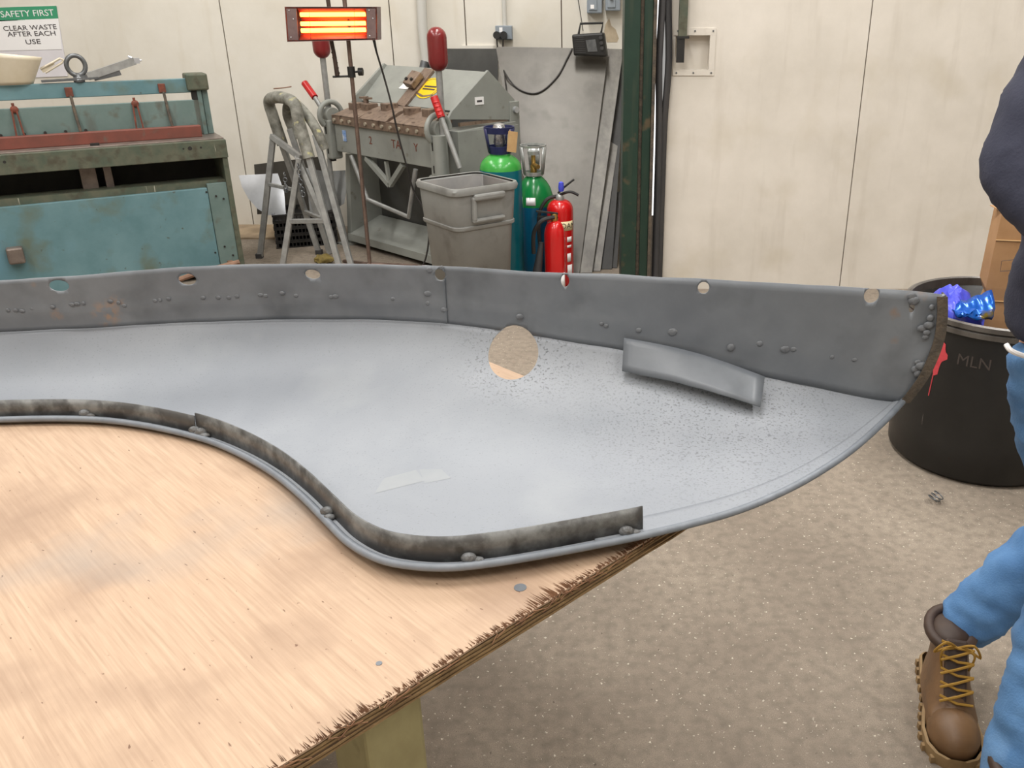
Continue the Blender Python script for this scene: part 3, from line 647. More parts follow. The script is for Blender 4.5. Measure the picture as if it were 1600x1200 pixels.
wtext('header_lettering', 'SAFETY FIRST', 1, 23, 84, 20, 9.5, M_['white'], sg, Ys - 0.0055)
for s, a, b, c, d in (('CLEAR WASTE', 5, 45, 88, 42), ('AFTER EACH', 12, 54, 87, 52), ('USE', 40, 66, 63, 65)):
    wtext('lettering', s, a, b, c, d, 7.2, M_['ink'], sg, Ys - 0.0055)
# ------------------------------------------------------------------ infrared heater on stand
hp = pz(579, 424); ht = thing('heater_stand', 'glowing infrared heater on a thin brown pole behind the grey panel', 'heater', hp)
def hz_at(x, y, dy=0.0): return py(x, y, hp.y + dy)
YH = hp.y
ptop = py(541, -30, YH + 0.0)
G().tube([hp + V((0, 0, 0.03)), py(519, -200, YH)], 0.0125, 12).build('pole', M_['pole'], ht, wld=True)
for a in (0.3, 2.4, 4.5): G().tube([hp + V((0, 0, 0.05)), hp + V((0.3 * math.cos(a), 0.3 * math.sin(a), 0.012))], 0.011, 8).build('foot', M_['pole'], ht, wld=True)
YF = YH - 0.10
q = [py(445, 11, YF), py(589, 11, YF), py(590, 62, YF), py(449, 65, YF)]
def bil(q, u, v): return q[0].lerp(q[1], u).lerp(q[3].lerp(q[2], u), v)
back = [p + V((0, 0.09, 0)) for p in q]
case = G()
case.add(q + back, [(0, 4, 5, 1), (1, 5, 6, 2), (2, 6, 7, 3), (3, 7, 4, 0), (4, 7, 6, 5)])
case.build('case', M_['heatcase'], ht, wld=True, solid=0.004)
for u0, u1 in ((0.015, 0.125), (0.885, 0.985)):
    e = G().plate([bil(q, u0, 0.04) , bil(q, u1, 0.04), bil(q, u1, 0.96), bil(q, u0, 0.96)], 0.004).build('end_plate', M_['heatcase'], ht, wld=True)
    for u, v in ((u0 + 0.03, 0.1), (u0 + 0.07, 0.35), (u0 + 0.03, 0.88)): G().ell(bil(q, u, v) + V((0, -0.003, 0)), (.004, .003, .004), 8, 5).build('screw', M_['bright'], e, wld=True)
rows = []
for j in range(9):
    v = j / 8; dep = 0.07 * math.sin(PI * v)
    rows.append([bil(q, 0.13, 0.04 + 0.92 * v) + V((0, 0.006 + dep, 0)), bil(q, 0.88, 0.04 + 0.92 * v) + V((0, 0.006 + dep, 0))])
G().grid(rows).build('glow_tinted_reflector', M_['glow_tinted_reflector'], ht, wld=True, solid=0.002)
for v in (0.22, 0.49, 0.69):
    G().tube([bil(q, 0.15, v) + V((0, 0.022, 0)), bil(q, 0.86, v) + V((0, 0.022, 0))], 0.0115, 12).build('glowing_tube', M_['element'], ht, wld=True)
for v in (0.36, 0.6, 0.8): G().tube([bil(q, 0.13, v) + V((0, 0.002, 0)), bil(q, 0.88, v) + V((0, 0.002, 0))], 0.0012, 5).build('guard_wire', M_['wire'], ht, wld=True)
for u in (0.26, 0.75): G().tube([bil(q, u, 0.06) + V((0, 0.002, 0)), bil(q, u, 0.95) + V((0, 0.002, 0))], 0.0010, 5).build('guard_wire', M_['wire'], ht, wld=True)
G().bar(bil(q, 0.62, 0.5) + V((0, 0.08, 0)), bil(q, 0.68, 0.5) + V((0, 0.11, 0)), 0.05, 0.08).build('mount', M_['black'], ht, wld=True)
g = G().tube([py(511, -10, YH), py(514, 11, YH)], 0.012, 8); g.tube([py(517, 60, YH), py(522, 85, YH), py(527, 118, YH)], [0.012, 0.012, 0.014], 8); g.build('handle', M_['collar'], ht, wld=True)
g = G()
for i in range(5): g.ell(py(521 + 1.6 * i, 82 + 8 * i, YH), (0.014, 0.012, 0.010), 8, 6)
g.build('grip', M_['collar'], ht, wld=True)
G().tube([py(520, 120, YH), py(548, 119, YH)], 0.006, 8).build('handle_arm', M_['black'], ht, wld=True)
G().cyl(py(548, 104, YH), py(550, 121, YH), 0.022, 16).build('clamp_collar', M_['black'], ht, wld=True)
g = G().tube([py(552, 113, YH), py(560, 112, YH)], 0.006, 8); g.cyl(py(560, 112, YH), py(567, 112, YH), 0.022, 10); g.build('clamp_knob', M_['black'], ht, wld=True)
cab = crom([py(584, 60, YH - 0.06), py(588, 80, YH - 0.05), py(600, 120, YH), py(612, 165, YH), py(622, 210, YH + 0.02), py(636, 262, YH + 0.03), py(647, 300, YH + 0.05), V((-1.02, YH + 0.02, 0.3)), V((-1.1, YH - 0.02, 0.008)), V((-1.4, YH + 0.05, 0.008))], 6)
G().tube(cab, 0.0055, 8).build('power_cable', M_['wire'], ht, wld=True)
G().tube([py(583, 58, YF + 0.02), py(585, 66, YF + 0.02), py(588, 80, YH - 0.05)], [0.009, 0.008, 0.006], 8).build('cable_gland', M_['black'], ht, wld=True)
# ------------------------------------------------------------------ box and pan folder
F0 = pz(537, 380); fa = math.radians(-42)
fo = thing('sheet_metal_folder', 'grey box and pan sheet metal folder with rusty finger jaws and red handles', 'folding machine', F0, fa)
def fw(x, y, z): return MW[fo.name] @ V((x, y, z))
fg = M_['foldgrey']
MX = Matrix(((0, 0, 1, 0), (1, 0, 0, 0), (0, 1, 0, 0), (0, 0, 0, 1)))   # poly (y,z) extruded along x
def side(x, poly, t, name, m=fg, par=fo, bev=0.003): return G().prism(poly, t, Matrix.Translation((x, 0, 0)) @ MX).build(name, m, par, bevel=bev)
side(0.02, [(0.02, 0), (0.5, 0), (0.5, 0.62), (0.08, 0.62)], 0.05, 'leg_panel')
side(1.14, [(0.1, 0), (0.6, 0), (0.6, 0.88), (0.14, 0.86)], 0.05, 'leg_panel')
G().b2((0.07, 0.3, 0.05), (1.14, 0.33, 0.62)).build('back_sheet', M_['greysheet'], fo)
side(0.07, [(0.0, 0.06), (0.28, 0.16), (0.28, 0.17), (0.0, 0.075)], 1.08, 'foot_tray', fg)
G().b2((0.07, -0.002, 0.035), (1.15, 0.005, 0.085)).build('tray_lip', fg, fo)
G().b2((-0.02, -0.04, 0), (0.09, 0.46, 0.012)).build('base_foot', fg, fo); G().b2((1.1, -0.04, 0), (1.22, 0.56, 0.012)).build('base_foot', fg, fo)
side(0.10, [(-0.03, 0.655), (0.02, 0.645), (0.02, 0.835), (-0.03, 0.835)], 1.05, 'apron_beam')
rb = G().b2((0.10, -0.045, 0.835), (1.14, 0.03, 0.892)).build('bend_bar', M_['rust'], fo, bevel=0.003)
for i in range(12): G().cyl((0.135 + 0.088 * i, -0.045, 0.863), (0.135 + 0.088 * i, -0.056, 0.863), 0.011, 10).build('bolt', M_['bolt'], rb)
# finger jaws on top of the bend bar
for i, (xa, xb, zz) in enumerate(((0.12, 0.28, .915), (0.28, 0.40, .92), (0.42, 0.70, .935), (0.73, 0.86, .925), (0.86, 1.10, .93))):
    g = side(xa, [(-0.05, 0.893), (0.02, 0.893), (0.16, 0.90), (0.16, zz + 0.03), (0.06, zz + 0.01)], xb - xa, 'finger_jaw', M_['rust'])
    for x in (xa + (xb - xa) * 0.5,):
        G().b2((x - 0.035, 0.05, zz), (x + 0.035, 0.14, zz + 0.05)).build('jaw_clamp', M_['rust'], g, bevel=0.004)
g = G().cyl((0.30, 0.1, 0.965), (0.30, 0.1, 1.01), 0.018, 10).bar((0.24, 0.1, 1.0), (0.36, 0.1, 1.0), 0.02, 0.012); g.build('clamp_screw', M_['rust'], fo)
# hood: sloping sheet with cheeks
G().plate([(0.12, 0.19, 0.965), (1.16, 0.19, 0.965), (1.16, 0.42, 1.18), (0.12, 0.42, 1.18)], 0.006).build('hood_sheet', fg, fo)
side(1.155, [(0.06, 0.93), (0.10, 0.98), (0.40, 1.195), (0.61, 1.01), (0.61, 0.885), (0.10, 0.93)], 0.02, 'hood_cheek')
side(0.10, [(0.10, 0.93), (0.14, 1.0), (0.40, 1.195), (0.47, 1.15), (0.20, 0.93)], 0.02, 'hood_cheek')
G().b2((1.16, 0.56, 0.6), (1.185, 0.64, 1.0)).build('hinge_plate', fg, fo, bevel=0.004)
G().cyl((1.185, 0.6, 0.95), (1.205, 0.6, 0.95), 0.02, 14).build('hinge_bolt', M_['bright'], fo)
G().b2((1.15, 0.16, 0.885), (1.17, 0.55, 0.905)).build('slot_bar', M_['rust'], fo)
G().b2((1.0, 0.12, 0.02), (1.192, 0.62, 0.86)).build('end_cabinet', fg, fo, bevel=0.004)
# jaw block leaning on the hood
hbk = G()
J0, J1 = V((0.575, 0.175, 0.955)), V((0.615, 0.40, 1.17))
G().bar(J0, J1, 0.10, 0.035, (0, -1, 1)).build('loose_finger', M_['rust'], fo, bevel=0.004)
jm = J0.lerp(J1, 0.62) + V((-0.015, -0.035, 0.03)); g = G().bar(jm - (J1 - J0) * 0.17, jm + (J1 - J0) * 0.17, 0.10, 0.045, (0, -1, 1)); g.build('finger_block', M_['rust'], fo, bevel=0.006)
d_ = (J1 - J0).normalized(); up_ = V((0, -0.7, 0.7))
for s_ in (-0.027, 0.027): G().cyl(jm - d_ * 0.02 + V((s_, 0, 0)) + up_ * 0.02, jm - d_ * 0.02 + V((s_, 0, 0)) + up_ * 0.034, 0.010, 10).build('block_hole', M_['dark'], fo)
# stickers on the hood
def hoodpt(x, t): return V((x, 0.19 + 0.23 * t, 0.965 + 0.215 * t)) + V((0, -0.004, 0.004))
tx = V((1, 0, 0)); ty = V((0, 0.23, 0.215)).normalized()
cS = hoodpt(0.715, 0.48)
st = G().plate([cS + tx * 0.105 * math.cos(a) + ty * 0.085 * math.sin(a) for a in [2 * PI * k / 32 for k in range(32)]], 0.002).build('round_sticker', M_['yellow'], fo)
nn_ = tx.cross(ty)
G().tube([cS + nn_ * 0.0015 + tx * 0.092 * math.cos(a) + ty * 0.073 * math.sin(a) for a in [2 * PI * k / 32 for k in range(32)]], 0.0016, 5, True).build('sticker_ring', M_['rust'], st)
for k_, (a, b) in enumerate(((0.0, 0.05), (-0.005, 0.062))): G().bar(cS + nn_ * 0.0015 + tx * -0.05 + ty * (0.012 - 0.022 * k_), cS + nn_ * 0.0015 + tx * 0.07 + ty * (0.012 - 0.022 * k_), 0.011, 0.002, nn_).build('sticker_print', M_['ink'], st)
G().plate([cS + nn_ * 0.0018 + tx * x + ty * y for x, y in ((-0.085, -0.04), (0.0, -0.062), (0.085, -0.045), (0.08, -0.058), (0, -0.076), (-0.08, -0.055))], 0.002).build('sticker_band', M_['rust'], st)
G().plate([hoodpt(0.42, 0.40), hoodpt(0.58, 0.40), hoodpt(0.57, 0.72), hoodpt(0.46, 0.72)], 0.002).build('paper_label', M_['white'], fo)
pl = G().b2((1.1755, 0.28, 1.0), (1.178, 0.35, 1.045)).build('name_plate', M_['white'], fo); G().b2((1.1782, 0.295, 1.015), (1.179, 0.335, 1.027)).build('plate_print', M_['ink'], pl)
G().b2((0.19, -0.034, 0.73), (0.23, -0.031, 0.80)).build('blue_sticker', M_['stickblue'], fo)
for s_, x, sz in (('2', 0.50, .07), ('TA', 0.77, .075), ('Y', 0.97, .07)):
    text('worn_lettering', s_, sz, Matrix.Translation((x, -0.0315, 0.76)) @ Matrix.Rotation(PI / 2, 4, 'X'), M_['rustlink'], fo, wld=False)
# end castings, counterweights and handles
def handle_end(x, sgn):
    g = G().b2((x - 0.035, -0.07, 0.60), (x + 0.035, 0.02, 0.86)); c = g.build('end_casting', fg, fo, bevel=0.012)
    for z in (0.66, 0.79): G().b2((x - 0.006, -0.073, z - 0.022), (x + 0.006, -0.07, z + 0.022)).build('casting_slot', M_['dark'], c)
    G().tube([(x, -0.02 + 0.085 * math.cos(a), 0.885 + 0.085 * math.sin(a)) for a in [PI * (0.0 + 1.25 * k / 16) for k in range(17)]], 0.017, 10).build('quadrant', fg, fo)
    G().cyl((x - 0.03, -0.02, 0.885), (x + 0.03, -0.02, 0.885), 0.05, 18).build('pivot', fg, fo)
handle_end(0.055, 1); handle_end(1.185, 1)
G().b2((0.03, -0.05, 0.585), (0.06, -0.02, 0.6)).build('set_screw', M_['dark'], fo)
def cwt(x, y, zt, zb):
    G().cyl((x, y, 0.86), (x, y, zb + 0.02), 0.019, 12).build('weight_rod', M_['galv'], fo)
    r = 0.056; pr = [(0.001, zb)] + [(r * math.sin(a), zb + r - r * math.cos(a)) for a in [PI / 2 * k / 6 for k in range(1, 7)]] + [(r * math.cos(a), zt - r + r * math.sin(a)) for a in [PI / 2 * k / 6 for k in range(7)]]
    G().lathe(pr, 24, Matrix.Translation((x, y, 0))).build('counterweight', M_['maroon'], fo)
cwt(1.225, -0.02, 1.447, 1.208); cwt(0.02, -0.01, 1.437, 1.236)
def lever(a, b, c, y):
    G().tube([(b[0], y, b[1]), (c[0], y + 0.02, c[1])], 0.015, 10).build('lever', M_['galv'], fo)
    g = G(); A, B = V((a[0], y, a[1])), V((b[0], y, b[1])); g.tube([A, B], 0.023, 12)
    for i in range(4): g.ell(A.lerp(B, 0.2 + 0.2 * i) + V((0.012, -0.004, -0.006)), (0.018, 0.02, 0.012), 8, 6)
    g.build('grip', M_['redhandle'], fo)
lever((1.235, 1.075), (1.29, 0.965), (1.405, 0.69), -0.075)
lever((-0.14, 1.08), (-0.034, 0.995), (0.055, 0.87), -0.07)
G().tube([(0.02, -0.05, 0.6), (0.02, -0.05, 0.4), (0.05, -0.01, 0.05)], 0.016, 10).build('post', M_['galv'], fo)
G().cyl((1.24, -0.06, 0.3), (1.24, -0.06, 0.86), 0.04, 14).build('end_column', fg, fo)
G().b2((1.12, -0.07, 0.28), (1.29, 0.0, 0.62)).build('end_bracket', fg, fo, bevel=0.012)
G().tube([(0.26, -0.03, 0.64), (0.43, -0.05, 0.377), (0.865, -0.05, 0.325), (0.95, -0.03, 0.63)], 0.015, 10).build('stay_bar', M_['galv'], fo)
G().bar((0.405, -0.01, 0.64), (0.64, -0.01, 0.49), 0.03, 0.03).bar((0.80, -0.01, 0.64), (0.64, -0.01, 0.49), 0.03, 0.03).bar((0.62, -0.01, 0.64), (0.635, -0.01, 0.5), 0.02, 0.02).build('truss', fg, fo)
# ------------------------------------------------------------------ panel stand
A0, A1, B0, B1 = pz(499, 397), pz(534, 430), pz(406, 403), pz(441, 420)
ps = thing('panel_stand', 'grey tubular folding panel stand with padded top hoop', 'panel stand', (A0 + B1) / 2 - V((0, 0, (A0 + B1).z / 2)))
A2, A3 = py(421, 165, 5.80), py(462, 172, 5.45)
mid = py(437, 152, 5.62)
hoop = crom([A0.lerp(A2, 0.75), A0.lerp(A2, 0.93), A2 + V((0.01, -0.02, 0.03)), mid, A3 + V((-0.015, 0.03, 0.035)), A1.lerp(A3, 0.93), A1.lerp(A3, 0.72)], 6)
G().tube(hoop, 0.036, 12).build('foam_pad', M_['pad'], ps, wld=True)
inner = crom([A0.lerp(A2, 0.78) + V((0.09, 0.05, 0)), A0.lerp(A2, 0.94) + V((0.08, 0.04, 0)), mid + V((0.06, 0.05, -0.03)), A1.lerp(A3, 0.92) + V((0.06, 0.06, 0)), A1.lerp(A3, 0.76) + V((0.09, 0.06, 0))], 6)
G().tube(inner, 0.030, 12).build('foam_pad', M_['pad'], ps, wld=True)
def leg(a, b, w=0.034, nm='leg', m='galv'): return G().bar(a, b, w, w * 0.9, (0, 1, 0)).build(nm, M_[m], ps, wld=True, bevel=0.003)
up = V((0, 0, 0.0))
leg(A0, A0.lerp(A2, 0.93)); leg(A1, A1.lerp(A3, 0.93))
leg(A0 + V((0.07, 0.01, 0)), A0.lerp(A2, 0.85) + V((0.07, 0.03, 0))); leg(A1 + V((0.06, 0.05, 0)), A1.lerp(A3, 0.85) + V((0.06, 0.05, 0)))
B2, B3_ = py(427, 213, 5.72), py(468, 247, 5.48)
leg(B0, B2); leg(B1, B3_); leg(B2 + V((-0.01, 0, 0)), B3_ + V((0.01, 0, 0)), nm='top_bar')
leg(B0.lerp(B2, 0.62), B1.lerp(B3_, 0.70) + V((0.0, 0.06, 0.0)), 0.022, 'cross_bar')
leg(B1.lerp(B3_, 0.44), A1.lerp(A3, 0.34), 0.028, 'cross_bar')
leg(A0.lerp(A2, 0.30), A1.lerp(A3, 0.34), 0.024, 'cross_bar')
leg(B2.lerp(B3_, 0.3), A0.lerp(A2, 0.30), 0.03, 'brace'); leg(B3_.lerp(B2, 0.1), A1.lerp(A3, 0.30), 0.03, 'brace')
def chain(a, b, n_):
    g = G()
    for i in range(n_):
        p = a.lerp(b, (i + 0.5) / n_); p = p + V((0, 0, -0.03 * math.sin(PI * (i + .5) / n_)))
        rx = 0.012; L = (b - a).length / n_ * 0.66; d = (b - a).normalized(); s_ = d.cross(V((0, 1, 0)) if i % 2 else V((1, 0, 0))).normalized()
        g.tube([p + d * L * math.cos(t) + s_ * rx * math.sin(t) for t in [2 * PI * k / 10 for k in range(10)]], 0.0035, 5, True)
    return g.build('chain', M_['steel'], ps, wld=True)
chain(py(465, 255, 5.44), py(474, 305, 5.44), 8); chain(py(444, 268, 5.5), py(447, 298, 5.5), 6)
for a in (A0, A1, B0, B1): G().b2(a + V((-0.02, -0.02, 0)), a + V((0.02, 0.02, 0.03))).build('rubber_foot', M_['rubber'], ps, wld=True)
G().tube([hoop[18] + V((-0.03, 0, 0.05)), hoop[18] + V((0.03, 0, 0.055)), hoop[18] + V((0.08, 0.0, 0.062))], 0.004, 6).build('tie_wire', M_['stick'], ps, wld=True)
# ------------------------------------------------------------------ black crates
ca = math.radians(18)
CO = pz(432, 389)
cw, cdp, ch = 0.42, 0.34, 0.046
def crate(z, label):
    t = thing('stacking_crate', label, 'crate', V((CO.x, CO.y, z)), ca, 'black crates stacked behind the panel stand')
    bk = M_['black']; w = 0.012
    G().b2((0, 0, 0), (cw, cdp, 0.008)).build('base', bk, t)
    for nm, a, b in (('rim', (0, 0, ch - 0.014), (cw, 0.02, ch)), ('rim', (0, cdp - 0.02, ch - 0.014), (cw, cdp, ch)), ('rim', (0, 0.02, ch - 0.014), (0.02, cdp - 0.02, ch)), ('rim', (cw - 0.02, 0.02, ch - 0.014), (cw, cdp - 0.02, ch)),
                     ('end_wall', (0.008, 0.02, 0.008), (0.016, cdp - 0.02, ch - 0.014)), ('end_wall', (cw - 0.016, 0.02, 0.008), (cw - 0.008, cdp - 0.02, ch - 0.014)), ('rear_wall', (0.02, cdp - 0.014, 0.008), (cw - 0.02, cdp - 0.008, ch - 0.014))):
        G().b2(a, b).build(nm, bk, t)
    for i in range(17): G().b2((0.012 + i * 0.0240, 0.006, 0.008), (0.020 + i * 0.0240, 0.012, ch - 0.014)).build('slat', bk, t)
    return t
names = ('bottom black crate of the stack, standing on the floor', 'second black crate from the floor in the stack', 'middle black crate of the stack behind the panel stand', 'fourth black crate from the floor in the stack', 'top black crate of the stack under the curved sheet')
for i in range(5): crate(0.001 + i * (ch + 0.001), names[i])
# sheets resting on and behind the crates
def ctop(x, y, dz=0.0): return V((CO.x, CO.y, 0)) + Matrix.Rotation(ca, 3, 'Z') @ V((x, y, 0.2365 + dz))
def sheet(name, label, q, m, t=0.002, cat='sheet metal', group=None):
    q = [V(p) for p in q]; b = min(q, key=lambda p: p.z); c = sum(q, V((0, 0, 0))) / len(q); o = V((c.x, c.y, b.z))
    g = G().plate(q, t); ob = g.build(name, m, None, origin=o); return tag(ob, label, cat, group)
Yc = 6.17
arc = [(373, 274), (434, 271), (444, 300), (447, 337), (418, 336), (402, 326), (388, 310), (378, 292)]
sheet('curved_offcut', 'bright curved aluminium offcut standing on the black crates', [py(x, y, 6.02 + (337 - y) * 0.0022) for x, y in arc], M_['bright'])
sheet('grey_offcut', 'dark grey rounded sheet offcut beside the folder on the crates', [py(x, y, 6.06 + (337 - y) * 0.002) for x, y in ((478, 262), (508, 268), (540, 266), (541, 300), (538, 318), (524, 326), (508, 330), (484, 332))], M_['greysheet'])
sheet('back_offcut', 'narrow dark steel offcut leaning on the wall above the crates', [py(x, y, 6.32) for x, y in ((397, 257), (504, 244), (510, 330), (402, 335))], M_['sheet'])
# ------------------------------------------------------------------ grey square bin
gb = thing('square_bin', 'dusty grey square plastic bin in front of the folder', 'bin', V((-0.668, 4.70, 0)), math.radians(45) - 0.10)
def sq(r, c, n_=6):
    P = []
    for a0, (sx, sy) in zip((0, 1, 2, 3), ((1, 1), (-1, 1), (-1, -1), (1, -1))):
        for k in range(n_ + 1):
            an = PI / 2 * (a0 + k / n_); P.append(((r - c) * sx + c * math.cos(an), (r - c) * sy + c * math.sin(an)))
    return P
def sqloft(levels):
    levels = [(a * 0.955, b, c * 1.054) for a, b, c in levels]
    rows = [[V((x, y, z)) for x, y in sq(r, c) + [sq(r, c)[0]]] for r, c, z in levels]
    return G().grid(rows)
G().add([V((x, y, 0.0)) for x, y in sq(0.1576, 0.05)], [list(range(28))]).build('base', M_['greybin'], gb)
sqloft([(0.165, .05, 0), (0.19, .055, 0.46), (0.196, .055, 0.47), (0.205, .055, 0.62), (0.205, .055, 0.655)]).build('body', M_['greybin'], gb, solid=0.004)
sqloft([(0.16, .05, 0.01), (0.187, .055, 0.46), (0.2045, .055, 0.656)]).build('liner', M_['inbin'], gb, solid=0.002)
sqloft([(0.203, .055, 0.63), (0.218, .06, 0.632), (0.222, .06, 0.65), (0.216, .06, 0.664), (0.203, .055, 0.664)]).build('rim', M_['greybin'], gb, solid=0.003)
sqloft([(0.194, .055, 0.452), (0.201, .055, 0.458), (0.202, .055, 0.472), (0.198, .055, 0.476)]).build('rib', M_['greybin'], gb, solid=0.002)
for rz_ in (PI / 2 * 0, ):
    g = G(); g.b2((0.20, -0.09, 0.60), (0.235, 0.10, 0.632)); g.b2((0.20, -0.10, 0.50), (0.228, -0.075, 0.62)); g.b2((0.20, -0.10, 0.49), (0.225, 0.10, 0.512)); 
    M = Matrix.Rotation(-PI / 2, 4, 'Z'); g.v = [M @ V((p.x * 0.955, p.y, p.z * 1.054)) for p in g.v]
    g.build('handle', M_['greybin'], gb, bevel=0.01)
# ------------------------------------------------------------------ gas cylinders
def cylinder(loc, r, hb, hs, label, shoulder, body, name='gas_cylinder'):
    t = thing(name, label, 'gas cylinder', loc, 0, 'gas cylinders beside the grey bin')
    G().lathe([(r * 0.92, 0), (r, 0.02), (r, hb)], 36).build('body', body, t)
    pr = [(r, hb)] + [(r * math.cos(a) * 1.0 + 0.0, hb + hs * math.sin(a)) for a in [PI / 2 * k / 9 for k in range(1, 9)]]
    pr = [(max(q_, 0.045), z) for q_, z in pr] + [(0.045, hb + hs + 0.006)]
    G().lathe(pr, 36).build('shoulder', shoulder, t); return t
c1 = pz(790, 452); zc = lambda y, Y: py(790, y, Y).z
hb1 = py(790, 268, c1.y - 0.1).z - 0.002; ht1 = py(790, 238, c1.y).z
t1 = cylinder(c1, 0.118, hb1, ht1 - hb1, 'teal gas cylinder with bright green shoulder and navy valve guard', M_['limegreen'], M_['tealcyl'])
zt1 = py(785, 196, c1.y).z
g = G(); w0, w1 = 0.062, 0.085; za, zb_ = ht1 - 0.005, zt1 - 0.005
def guard(par, za, zb_, w0, w1, m, rb, rt):
    n_ = 36
    # open cage: bottom ring, top ring, three broad posts
    for nm, z0, z1 in (('guard_ring', za, za + rb), ('guard_ring', zb_ - rt, zb_)):
        f0, f1 = (z0 - za) / (zb_ - za), (z1 - za) / (zb_ - za)
        G().lathe([(w0 + (w1 - w0) * f0, z0), (w0 + (w1 - w0) * f1, z1), (w0 + (w1 - w0) * f1 - 0.008, z1), (w0 + (w1 - w0) * f0 - 0.008, z0), (w0 + (w1 - w0) * f0, z0)], n_, None, False).build(nm, m, par)
    for a0 in (PI * 1.06, PI * 1.94, PI / 2):
        rows = []
        for j in range(7):
            a = a0 - 0.5 + 1.0 * j / 6; rows.append([V(((w0 + (w1 - w0) * f) * math.cos(a), (w0 + (w1 - w0) * f) * math.sin(a), za + (zb_ - za) * f)) for f in (0.05, 0.95)])
        G().grid(rows).build('guard_post', m, par, solid=0.007)
guard(t1, za, zb_, w0, w1, M_['navy'], 0.042, 0.034)
G().lathe([(0.02, za), (0.022, za + 0.03), (0.035, za + 0.06), (0.028, za + 0.11), (0.04, zb_ - 0.03), (0.03, zb_ + 0.012), (0.012, zb_ + 0.018)], 14).build('wrapped_valve', M_['foil'], t1)
tg = G().b2((-0.022, -0.004, -0.055), (0.03, 0, 0.055)); tg.v = [Matrix.Rotation(0.12, 3, 'Y') @ p + V((0.075, -0.09, za + 0.075)) for p in tg.v]; tt = tg.build('paper_tag', M_['card'], t1)
G().tube([V((0.07, -0.09, za + 0.125)), V((0.066, -0.075, zb_ - 0.01))], 0.0018, 5).build('tag_string', M_['card'], tt)
c2 = py(836, 350, 5.30); c2.z = 0
hb2 = py(836, 325, c2.y - 0.11).z; ht2 = py(836, 272, c2.y).z; zt2 = py(836, 226, c2.y).z
t2 = cylinder(c2, 0.118, hb2, ht2 - hb2, 'blue gas cylinder with dark green shoulder and silver valve guard', M_['dgreen'], M_['bluecyl'])
guard(t2, ht2 - 0.005, zt2, 0.058, 0.078, M_['chrome'], 0.022, 0.012)
g = G().lathe([(0.018, ht2), (0.02, ht2 + 0.05), (0.012, ht2 + 0.06), (0.014, ht2 + 0.12)], 12); g.cyl((0, 0, ht2 + 0.055), (0.03, -0.05, ht2 + 0.05), 0.014, 12); g.build('brass_valve', M_['brass'], t2)
G().cyl((0, 0, ht2 + 0.115), (0, 0, ht2 + 0.135), 0.034, 16).build('valve_wheel', M_['chrome'], t2)
rows = []
for j in range(5):
    a = -1.95 + 0.5 * j / 4
    rows.append([V((0.1185 * math.cos(a) * s_, 0.1185 * math.sin(a) * s_, z)) for z, s_ in ((hb2 + 0.015 + 0.0, 1.0), (hb2 + 0.06, 0.93))])
G().grid(rows).build('label', M_['white'], t2, solid=0.002)
# ------------------------------------------------------------------ fire extinguishers
e1 = pz(868, 457); zt = py(868, 345, e1.y).z
ex = thing('carbon_dioxide_extinguisher', 'slim red fire extinguisher with black horn in front of the cylinders', 'extinguisher', e1)
r = 0.06
G().lathe([(r * .9, 0), (r, 0.015), (r, zt - 0.09)] + [(0.02 + (r - 0.02) * math.cos(a), zt - 0.09 + 0.09 * math.sin(a)) for a in [PI / 2 * k / 7 for k in range(1, 8)]], 28).build('body', M_['exred'], ex)
G().lathe([(0.018, zt), (0.022, zt + 0.012), (0.02, zt + 0.04), (0.01, zt + 0.046)], 14).build('valve', M_['brass'], ex)
G().bar((0.02, 0, zt + 0.042), (-0.10, -0.03, zt + 0.062), 0.022, 0.008).build('lever', M_['black'], ex); G().bar((0.02, 0, zt + 0.02), (-0.09, -0.03, zt + 0.03), 0.02, 0.008).build('carry_handle', M_['black'], ex)
G().tube(crom([(0.0, -0.02, zt + 0.025), (-0.07, -0.05, zt + 0.01), (-0.115, -0.05, zt - 0.06), (-0.12, -0.04, zt - 0.18)], 6), 0.012, 8).build('hose', M_['black'], ex)
G().lathe([(0.014, 0), (0.018, 0.06), (0.034, 0.26), (0.03, 0.26)], 16, Matrix.Translation((-0.075, -0.02, zt - 0.12)) @ rotto((-0.16, -0.06, -1))).build('horn', M_['rubber'], ex)
rows = [[V(((r + .001) * math.cos(a), (r + .001) * math.sin(a), z)) for z in (0.03, 0.13)] for a in [-1.1 + 0.7 * j / 6 for j in range(7)]]
G().grid(rows).build('label', M_['white'], ex, solid=0.0012)
e2 = py(876, 400, 5.14); e2.z = 0; zt = py(876, 312, e2.y).z
ex2 = thing('foam_extinguisher', 'larger red foam fire extinguisher behind the slim one', 'extinguisher', e2)
r = 0.078
G().lathe([(r * .9, 0), (r, 0.015), (r, zt - 0.06)] + [(0.03 + (r - 0.03) * math.cos(a), zt - 0.06 + 0.06 * math.sin(a)) for a in [PI / 2 * k / 7 for k in range(1, 8)]], 28).build('body', M_['exred'], ex2)
G().lathe([(0.024, zt), (0.026, zt + 0.02), (0.016, zt + 0.035)], 14).build('valve', M_['chrome'], ex2)
G().tube(crom([(0.0, -0.01, zt + 0.03), (0.06, -0.02, zt + 0.05), (0.11, -0.02, zt + 0.03)], 5), 0.008, 8).build('lever', M_['black'], ex2)
G().tube(crom([(-0.01, -0.01, zt + 0.04), (0.04, -0.01, zt + 0.085), (0.085, -0.01, zt + 0.12)], 5), 0.006, 8).build('carry_handle', M_['black'], ex2)
G().lathe([(0.014, 0), (0.018, 0.02), (0.014, 0.05), (0.006, 0.056)], 12, Matrix.Translation((0.01, -0.03, zt + 0.055))).build('pressure_cap', M_['bagblue'], ex2)
